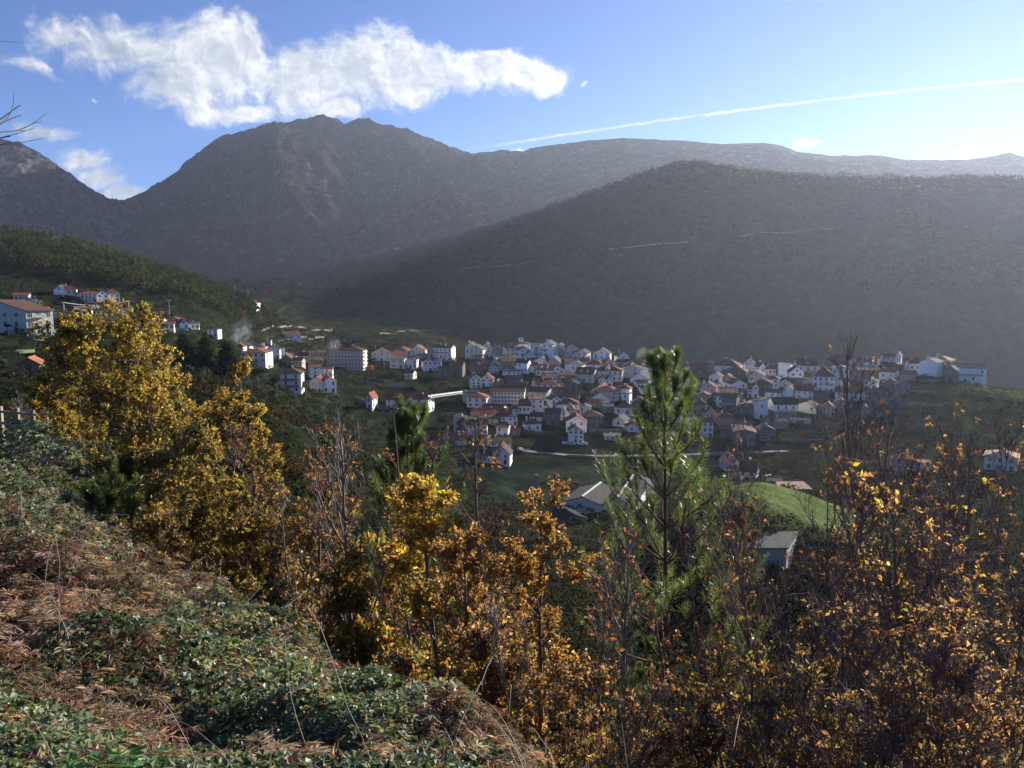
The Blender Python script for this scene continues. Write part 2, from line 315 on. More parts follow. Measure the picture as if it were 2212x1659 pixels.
# land cover, with some shade and sunlight put into its colours
def col_grid():
    X, Y = XX, YY
    n = fbm(X, Y, 60, 4, 61); nf = fbm(X, Y, 9, 3, 67); nb = fbm(X, Y, 300, 4, 71)
    def C(*c): return np.array(c)[None, None, :]
    def mixc(a, b, w): return a * (1 - w[..., None]) + b * w[..., None]
    soil = C(.060, .042, .028); grass = C(.038, .050, .026); dry = C(.13, .11, .055); scrub = C(.036, .042, .022); wood = C(.024, .021, .018)
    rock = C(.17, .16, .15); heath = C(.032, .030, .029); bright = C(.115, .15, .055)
    c = np.zeros(X.shape + (3,)) + soil
    c = mixc(c, scrub, sstep(50, 75, Y))
    gm = sstep(-0.12, 0.12, n) * sstep(60, 100, Y) * (1 - sstep(560, 640, Y)) * (1 - sstep(900, 1100, PXg))
    c = mixc(c, grass, gm * .9)
    c = mixc(c, scrub, sstep(100, 120, Y) * (1 - sstep(150, 162, Y)) * sstep(1500, 1560, PXg))  # scrub tone on the knoll's near face, painted dark for its shade
    field = sstep(240, 262, Y) * (1 - sstep(320, 338, Y)) * sstep(1000, 1080, PXg) * (1 - sstep(1560, 1700, PXg)) * sstep(-0.32, -0.1, n)
    c = mixc(c, C(.026, .038, .024), field)
    kn = sstep(152, 164, Y) * (1 - sstep(215, 235, Y)) * sstep(1540, 1600, PXg) * (1 - sstep(1900, 1960, PXg))  # sunlit top of the knoll, its light put into the grass colour
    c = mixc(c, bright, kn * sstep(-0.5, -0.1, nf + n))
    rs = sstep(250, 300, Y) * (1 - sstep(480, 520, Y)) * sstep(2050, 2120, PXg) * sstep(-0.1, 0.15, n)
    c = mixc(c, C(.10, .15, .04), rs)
    vs = sstep(335, 360, Y) * (1 - sstep(600, 680, Y)) * sstep(1000, 1150, PXg) * (1 - sstep(2000, 2100, PXg))
    c = mixc(c, C(.045, .036, .028), vs * sstep(-0.2, 0.2, nf))
    c = mixc(c, C(.028, .034, .018), sstep(500, 530, Y) * (1 - sstep(900, 1000, Y)) * sstep(1000, 1150, PXg))
    tv = sstep(450, 560, Y) * (1 - sstep(1150, 1300, Y)) * (1 - sstep(1250, 1400, PXg))
    c = mixc(c, dry * .35, tv * sstep(0.0, 0.25, nf) * .7); c = mixc(c, C(.028, .045, .02), tv * sstep(0.12, 0.3, n) * .8)  # terrace colours darkened here to stand in for shade
    c = mixc(c, wood, sstep(1100, 1250, Y) * (1 - sstep(1900, 2100, Y)))
    c = mixc(c, C(.028, .038, .020), sstep(1100, 1250, Y) * (1 - sstep(1900, 2100, Y)) * sstep(0.05, 0.3, n))
    far = sstep(1900, 2100, Y)
    c = mixc(c, heath, far)
    c = mixc(c, C(.040, .052, .028), far * (1 - sstep(2450, 2800, Y)) * sstep(-.15, .15, nb))
    c = mixc(c, C(.016, .018, .017), far * sstep(0.0, 0.25, fbm(X, Y, 130, 4, 77)) * .8)
    c = mixc(c, C(.052, .046, .038), far * sstep(0.05, 0.4, nb + 0.4 * n) * .7)
    c = mixc(c, rock, far * sstep(0.22, 0.42, nf * .7 + ridged(X, Y, 70, 3, 41) * .45) * .45)
    c = mixc(c, rock * 1.15, far * (1 - sstep(240, 320, PXg)) * sstep(-0.1, 0.3, nf + n) * .6)
    painted_shade = 1 - (sstep(60, 110, Y) * (1 - kn) * (1 - .6 * field) * .48 + .12 * far) * (1 - far * (.30 + .45 * sstep(1080, 1300, PXg))) * (1 - .38 * sstep(560, 640, Y) * (1 - sstep(1250, 1400, Y))) * (1 - .35 * sstep(230, 300, Y) * (1 - sstep(600, 640, Y)) * sstep(1600, 1800, PXg))  # darkens ground colour, knoll left out, standing in for shade at grazing sun
    olive = sstep(95, 120, Y) * (1 - sstep(230, 260, Y)) * sstep(560, 620, PXg) * (1 - sstep(760, 840, PXg))
    c = mixc(c * painted_shade[..., None], C(.070, .100, .038), olive * sstep(-.05, .2, n + .6 * nf) * .9)
    return np.clip(c * (1 + 0.6 * nf[..., None]), .005, .8)
nr, nc = XX.shape
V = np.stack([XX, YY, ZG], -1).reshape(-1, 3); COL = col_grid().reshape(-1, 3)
ii = (np.arange(nr - 1)[:, None] * nc + np.arange(nc - 1)[None, :]).ravel()
FQ = np.stack([ii, ii + 1, ii + nc + 1, ii + nc], -1)
# the ledge behind the camera, joined to the same sheet
b0 = len(V); yb = np.array([0.5, -1.5, -6, -15, -40.]); xb = SR * 1.5
VB = np.stack([np.repeat(xb[None], 5, 0) * np.array([1, 1.6, 3.5, 7, 16.])[:, None], np.repeat(yb[:, None], nc, 1), np.repeat(np.array([-1.7, -1.7, -1.6, -1.2, 2.])[:, None], nc, 1)], -1).reshape(-1, 3)
V = np.concatenate([V, VB]); COL = np.concatenate([COL, np.tile([[.05, .06, .03]], (len(VB), 1))])
j = np.arange(nc - 1); fb = [np.stack([b0 + j, b0 + j + 1, j + 1, j], -1)]
for k in range(4): fb.append(np.stack([b0 + (k + 1) * nc + j, b0 + (k + 1) * nc + j + 1, b0 + k * nc + j + 1, b0 + k * nc + j], -1))
FQ = np.concatenate([FQ] + fb)
m_ground = bpy.data.materials.new('ground cover'); m_ground.use_nodes = True
t = NT(m_ground.node_tree); t.n.clear()
b = t.node('ShaderNodeBsdfPrincipled'); o = t.node('ShaderNodeOutputMaterial'); t.l.new(b.outputs[0], o.inputs[0])
b.inputs['Roughness'].default_value = 1.0; b.inputs['Specular IOR Level'].default_value = 0.0
tc = t.node('ShaderNodeTexCoord').outputs['Object']; at_ = t.node('ShaderNodeAttribute', attribute_name='Col')
v1 = t.noise(tc, 0.06, 8, 0.7); v2 = t.noise(tc, 0.9, 6, 0.7)
k1 = t.math('MULTIPLY_ADD', t.smooth(v1, 0.3, 0.7), 0.9, 0.55); k2 = t.math('MULTIPLY_ADD', t.smooth(v2, 0.3, 0.7), 0.9, 0.55)
cc = t.mix(1.0, at_.outputs['Color'], t.math('MULTIPLY', k1, k2), 'MULTIPLY'); t.l.new(cc, b.inputs['Base Color'])
bn = t.node('ShaderNodeBump'); bn.inputs['Strength'].default_value = 0.7; bn.inputs['Distance'].default_value = 1.2
t.l.new(t.math('ADD', v2, t.math('MULTIPLY', v1, 3.0)), bn.inputs['Height']); t.l.new(bn.outputs[0], b.inputs['Normal'])
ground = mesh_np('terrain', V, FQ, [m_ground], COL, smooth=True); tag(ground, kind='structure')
# ------------------------------------------------------------------ materials of the village
WALLS = {'w': (.90, .88, .83), 'c': (.76, .70, .57), 'y': (.62, .47, .22), 's': (.21, .185, .15), 'g': (.46, .45, .43), 'u': (.82, .84, .86), 'p': (.60, .40, .36), 't': (.42, .35, .26)}
ROOFS = {'r': (.235, .078, .055), 'o': (.40, .155, .08), 'b': (.145, .078, .058), 'g': (.115, .105, .10), 'k': (.035, .032, .034), 'p': (.40, .24, .21), 's': (.62, .38, .25)}
WM = {k: mat('wall paint ' + k, c, 0.88, 0.15, (0.55, 0.5, tuple(v * 0.74 for v in c)), (6, 0.3, 0.03)) for k, c in WALLS.items()}
WM['s'] = mat('rubble stone', WALLS['s'], 0.95, 0.1, (1.6, 0.8, (.10, .085, .068)), (3.5, 0.9, 0.08))
def roof_mat(name, c):
    m = bpy.data.materials.new(name); m.use_nodes = True; t = NT(m.node_tree); t.n.clear()
    b = t.node('ShaderNodeBsdfPrincipled'); o = t.node('ShaderNodeOutputMaterial'); t.l.new(b.outputs[0], o.inputs[0])
    b.inputs['Roughness'].default_value = 0.95; b.inputs['Specular IOR Level'].default_value = 0.08
    tc = t.node('ShaderNodeTexCoord').outputs['Object']; oi = t.node('ShaderNodeObjectInfo'); v = t.vmath('ADD', tc, oi.outputs['Location'])
    n = t.noise(v, 0.9, 7, 0.7); n2 = t.noise(v, 5, 3, 0.6)
    col = t.mix(t.smooth(n, .4, .7), (*c, 1), (*[v * .55 for v in c], 1)); col = t.mix(t.math('MULTIPLY', t.smooth(n2, .55, .75), .45), col, (c[0] * 1.5, c[1] * 1.7, c[2] * 1.8, 1))
    col = t.mix(1.0, col, t.math('MULTIPLY_ADD', oi.outputs['Random'], .5, .75), 'MULTIPLY'); t.l.new(col, b.inputs['Base Color'])
    w = t.node('ShaderNodeTexWave', wave_type='BANDS', bands_direction='X'); w.inputs['Scale'].default_value = 1.6; t.l.new(tc, w.inputs['Vector'])
    bn = t.node('ShaderNodeBump'); bn.inputs['Strength'].default_value = .6; bn.inputs['Distance'].default_value = .08; t.l.new(w.outputs['Fac'], bn.inputs['Height']); t.l.new(bn.outputs[0], b.inputs['Normal'])
    return m
RM = {k: roof_mat('roof tiles ' + k, c) for k, c in ROOFS.items()}
m_glass = mat('dark window pane', (.018, .02, .025), 0.12, 0.6); m_frame = mat('window surround', (.52, .51, .49), .8)
m_door = mat('door wood', (.09, .05, .035), .7); m_rail = mat('balcony rail', (.35, .34, .33), .7); m_salmon = mat('balcony salmon', (.42, .17, .12), .8)
m_chim = mat('chimney plaster', (.62, .60, .57), .9, noise=(2, .5, (.3, .28, .25)))
class MB:
    def __init__(s): s.v = []; s.f = []; s.m = []
    def poly(s, pts, faces, mi=0):
        b = len(s.v); s.v += [tuple(p) for p in pts]
        for f in faces: s.f.append([b + i for i in f]); s.m.append(mi)
    def box(s, c, d, mi=0, rz=0.0):
        x, y, z = d[0] / 2, d[1] / 2, d[2] / 2; ca, sa = math.cos(rz), math.sin(rz); P = []
        for k in (-z, z):
            for a, b_ in ((-x, -y), (x, -y), (x, y), (-x, y)): P.append((c[0] + a * ca - b_ * sa, c[1] + a * sa + b_ * ca, c[2] + k))
        s.poly(P, [(3, 2, 1, 0), (4, 5, 6, 7), (0, 1, 5, 4), (1, 2, 6, 5), (2, 3, 7, 6), (3, 0, 4, 7)], mi)
    def bar(s, a, b, w, h=None, mi=0):
        a = Vector(a); b = Vector(b); d = (b - a).normalized(); h = h or w
        u = d.cross(Vector((0, 0, 1)));  u = Vector((1, 0, 0)) if u.length < 1e-3 else u.normalized(); v = u.cross(d)
        P = [p + u * (i * w / 2) + v * (j * h / 2) for p in (a, b) for i, j in ((-1, -1), (1, -1), (1, 1), (-1, 1))]
        s.poly(P, [(0, 1, 2, 3), (7, 6, 5, 4), (0, 4, 5, 1), (1, 5, 6, 2), (2, 6, 7, 3), (3, 7, 4, 0)], mi)
    def build(s, name, mats, parent=None):
        me = bpy.data.meshes.new(name); me.from_pydata(s.v, [], s.f)
        for m in (mats if isinstance(mats, (list, tuple)) else [mats]): me.materials.append(m)
        me.polygons.foreach_set('material_index', s.m); me.update()
        return link(bpy.data.objects.new(name, me), parent)
def slab(mb, quad, th, mi=0):
    """thick sheet from a polygon listed counter-clockwise from above"""
    n = len(quad); q = [Vector(p) for p in quad]; lo = [p - Vector((0, 0, th)) for p in q]
    mb.poly(q + lo, [tuple(range(n)), tuple(range(2 * n - 1, n - 1, -1))] + [(n + i, n + (i + 1) % n, (i + 1) % n, i) for i in range(n)], mi)
_wmesh = {}
def window_mesh(w, h, dark):
    k = (round(w, 1), round(h, 1), dark)
    if k not in _wmesh:
        mb = MB(); mb.box((0, -.03, 0), (w + .3, .10, h + .3), 0); mb.box((0, -.06, 0), (w, .10, h), 1)
        mb.box((0, -.10, 0), (.07, .05, h), 0); mb.box((0, -.10, h * .15), (w, .05, .07), 0)
        o = mb.build('window', [m_frame, m_glass]); me = o.data; bpy.data.objects.remove(o); _wmesh[k] = me
    return _wmesh[k]
def put_window(parent, x, y, z, rz, w=.95, h=1.25, dark=False):
    o = bpy.data.objects.new('window', window_mesh(w, h, dark)); o.location = (x, y, z); o.rotation_euler = (0, 0, rz); return link(o, parent)
HN = [0]
def house(x, y, z, w, d, hw, typ, rise, wall, roof, nx, ny, label, yaw=0.0, side=1, group=None, chim=1, cat='house', name='house', balc=None, found=3.0):
    """z = foot of the wall; w across, d deep, hw wall height; typ G gable to the viewer, S ridge across, H hipped, M single slope, F flat"""
    r = random.Random(HN[0] * 7 + 3); HN[0] += 1
    root = empty(name, (x, y, z), yaw); tag(root, label, cat, group)
    lab_w = WM[wall]; x0, x1 = -w / 2, w / 2; f = -found
    mb = MB()
    if typ == 'G':
        P = [(x0, 0, f), (x1, 0, f), (x1, 0, hw), (0, 0, hw + rise), (x0, 0, hw)]
        mb.poly(P + [(a, d, c) for a, b, c in P], [(0, 1, 2, 3, 4), (9, 8, 7, 6, 5), (1, 6, 7, 2), (5, 0, 4, 9), (2, 7, 8, 3), (4, 3, 8, 9)])
    elif typ == 'S':
        P = [(x0, 0, f), (x0, d, f), (x0, d, hw), (x0, d / 2, hw + rise), (x0, 0, hw)]
        mb.poly(P + [(x1, b, c) for a, b, c in P], [(4, 3, 2, 1, 0), (5, 6, 7, 8, 9), (0, 5, 9, 4), (1, 2, 7, 6), (2, 3, 8, 7), (3, 4, 9, 8)])
    elif typ == 'M':
        a = rise if side > 0 else 0; b_ = 0 if side > 0 else rise
        P = [(x0, 0, f), (x1, 0, f), (x1, 0, hw + b_), (x0, 0, hw + a)]
        mb.poly(P + [(q, d, c) for q, _, c in P], [(0, 1, 2, 3), (7, 6, 5, 4), (1, 5, 6, 2), (4, 0, 3, 7), (3, 2, 6, 7)])
    else:
        mb.box((0, d / 2, (hw + f) / 2), (w, d, hw - f))
    mb.build('wall', lab_w, root)
    rb = MB(); o_ = 0.45; th = .22; lift = .24; rm = RM[roof]
    if typ == 'G':
        sl = rise / (w / 2); e = o_
        for sg in (-1, 1):
            q = [(0, -e, hw + rise + lift), (sg * (w / 2 + e), -e, hw + lift - sl * e), (sg * (w / 2 + e), d + e, hw + lift - sl * e), (0, d + e, hw + rise + lift)]
            slab(rb, q if sg < 0 else q[::-1], th)
        rb.box((0, d / 2, hw + rise + lift + .05), (.35, d + 2 * e + .04, .16))
    elif typ == 'S':
        sl = rise / (d / 2); e = o_
        for sg in (-1, 1):
            yy = d / 2 + sg * (d / 2 + e)
            q = [(x0 - e, d / 2, hw + rise + lift), (x1 + e, d / 2, hw + rise + lift), (x1 + e, yy, hw + lift - sl * e), (x0 - e, yy, hw + lift - sl * e)]
            slab(rb, q if sg > 0 else q[::-1], th)
        rb.box((0, d / 2, hw + rise + lift + .05), (w + 2 * e + .04, .35, .16))
    elif typ == 'H':
        e = .5; a, b_, c, dd = (x0 - e, -e), (x1 + e, -e), (x1 + e, d + e), (x0 - e, d + e)
        if w >= d: r1 = (x0 + d / 2, d / 2); r2 = (x1 - d / 2, d / 2)
        else: r1 = (0, w / 2); r2 = (0, d - w / 2)
        h0 = hw + .05; h1 = hw + rise + .05
        V_ = [(*a, h0), (*b_, h0), (*c, h0), (*dd, h0), (*r1, h1), (*r2, h1)]
        if w >= d: fs = [(0, 1, 5, 4), (1, 2, 5), (2, 3, 4, 5), (3, 0, 4)]
        else: fs = [(0, 1, 4), (1, 2, 5, 4), (2, 3, 5), (3, 0, 4, 5)]
        rb.poly(V_, fs + [(3, 2, 1, 0)])
        rb.bar((*r1, h1 + .05), (*r2, h1 + .05), .35, .2)
        rb.box((0, d / 2, hw - .03), (w + 2 * e, d + 2 * e, .12))
    elif typ == 'M':
        a = rise if side > 0 else 0; b_ = 0 if side > 0 else rise; e = .3
        slab(rb, [(x0 - e, -e, hw + a + .25), (x1 + e, -e, hw + b_ + .25), (x1 + e, d + e, hw + b_ + .25), (x0 - e, d + e, hw + a + .25)], .22)
    else:
        rb.box((0, d / 2, hw + .12), (w + .4, d + .4, .24)); rb.box((0, d / 2, hw + .3), (w - .5, d - .5, .2))
    ro = rb.build('roof', rm, root)
    for k in range(chim):
        cb = MB(); cx = r.uniform(-.35, .35) * w; cy = d * r.uniform(.3, .7)
        zt = hw + (rise if typ in 'GSHM' else .3) + r.uniform(.5, 1.0)
        cb.box((cx, cy, zt - 1.3), (.6, .7, 2.6)); cb.box((cx, cy, zt + .06), (.8, .9, .12)); cb.build('chimney', m_chim, ro)
    # openings
    if ny > 0:
        fh = hw / ny; hh = min(1.35, fh * .48); ww = min(.95, w / (nx + 1) * .55)
        dk = r.randrange(nx) if nx > 1 else 0
        for j in range(ny):
            for i in range(nx):
                xx = x0 + w * (i + .5 + (0 if nx < 3 else .0)) / nx + r.uniform(-.15, .15)
                if j == 0 and i == dk and ny > 1:
                    db = MB(); db.box((xx, -.05, 1.05), (1.15, .14, 2.1), 0); db.build('door', m_door, root); continue
                if r.random() < .10: continue
                put_window(root, xx, 0, fh * (j + .56), 0, ww, hh)
            nsd = 2 if d > 7 else 1
            for i in range(nsd):
                if r.random() < .3: continue
                put_window(root, side * w / 2, d * (i + .5) / nsd, fh * (j + .56), math.pi / 2 * side, .9, hh)
        if typ == 'G' and rise > 1.6 and nx > 0 and r.random() < .7: put_window(root, 0, 0, hw + rise * .25, 0, .8, 1.0)
    if balc:
        for j in range(balc[0]):
            bb = MB(); zz = hw / max(ny, 1) * (j + 1) - .1; bw = w * balc[1]
            bb.box((0, -.62, zz), (bw, 1.2, .18)); bb.box((0, -1.18, zz + .55), (bw, .08, .9)); bb.build('balcony', m_salmon if balc[2] == 'r' else m_rail, root)
    return root
ZO = {'A': (0, 600, 3.16), 'B': (550, 820, 3.6867), 'C': (1100, 820, 3.6867), 'D': (1650, 820, 3.6867), 'E': (2092, 820, 4.424), 'P': (1350, 1150, 5.53)}
def zd(k, x, y): o = ZO[k]; return (x / o[2] + o[0]) * .85340, (y / o[2] + o[1]) * .85340
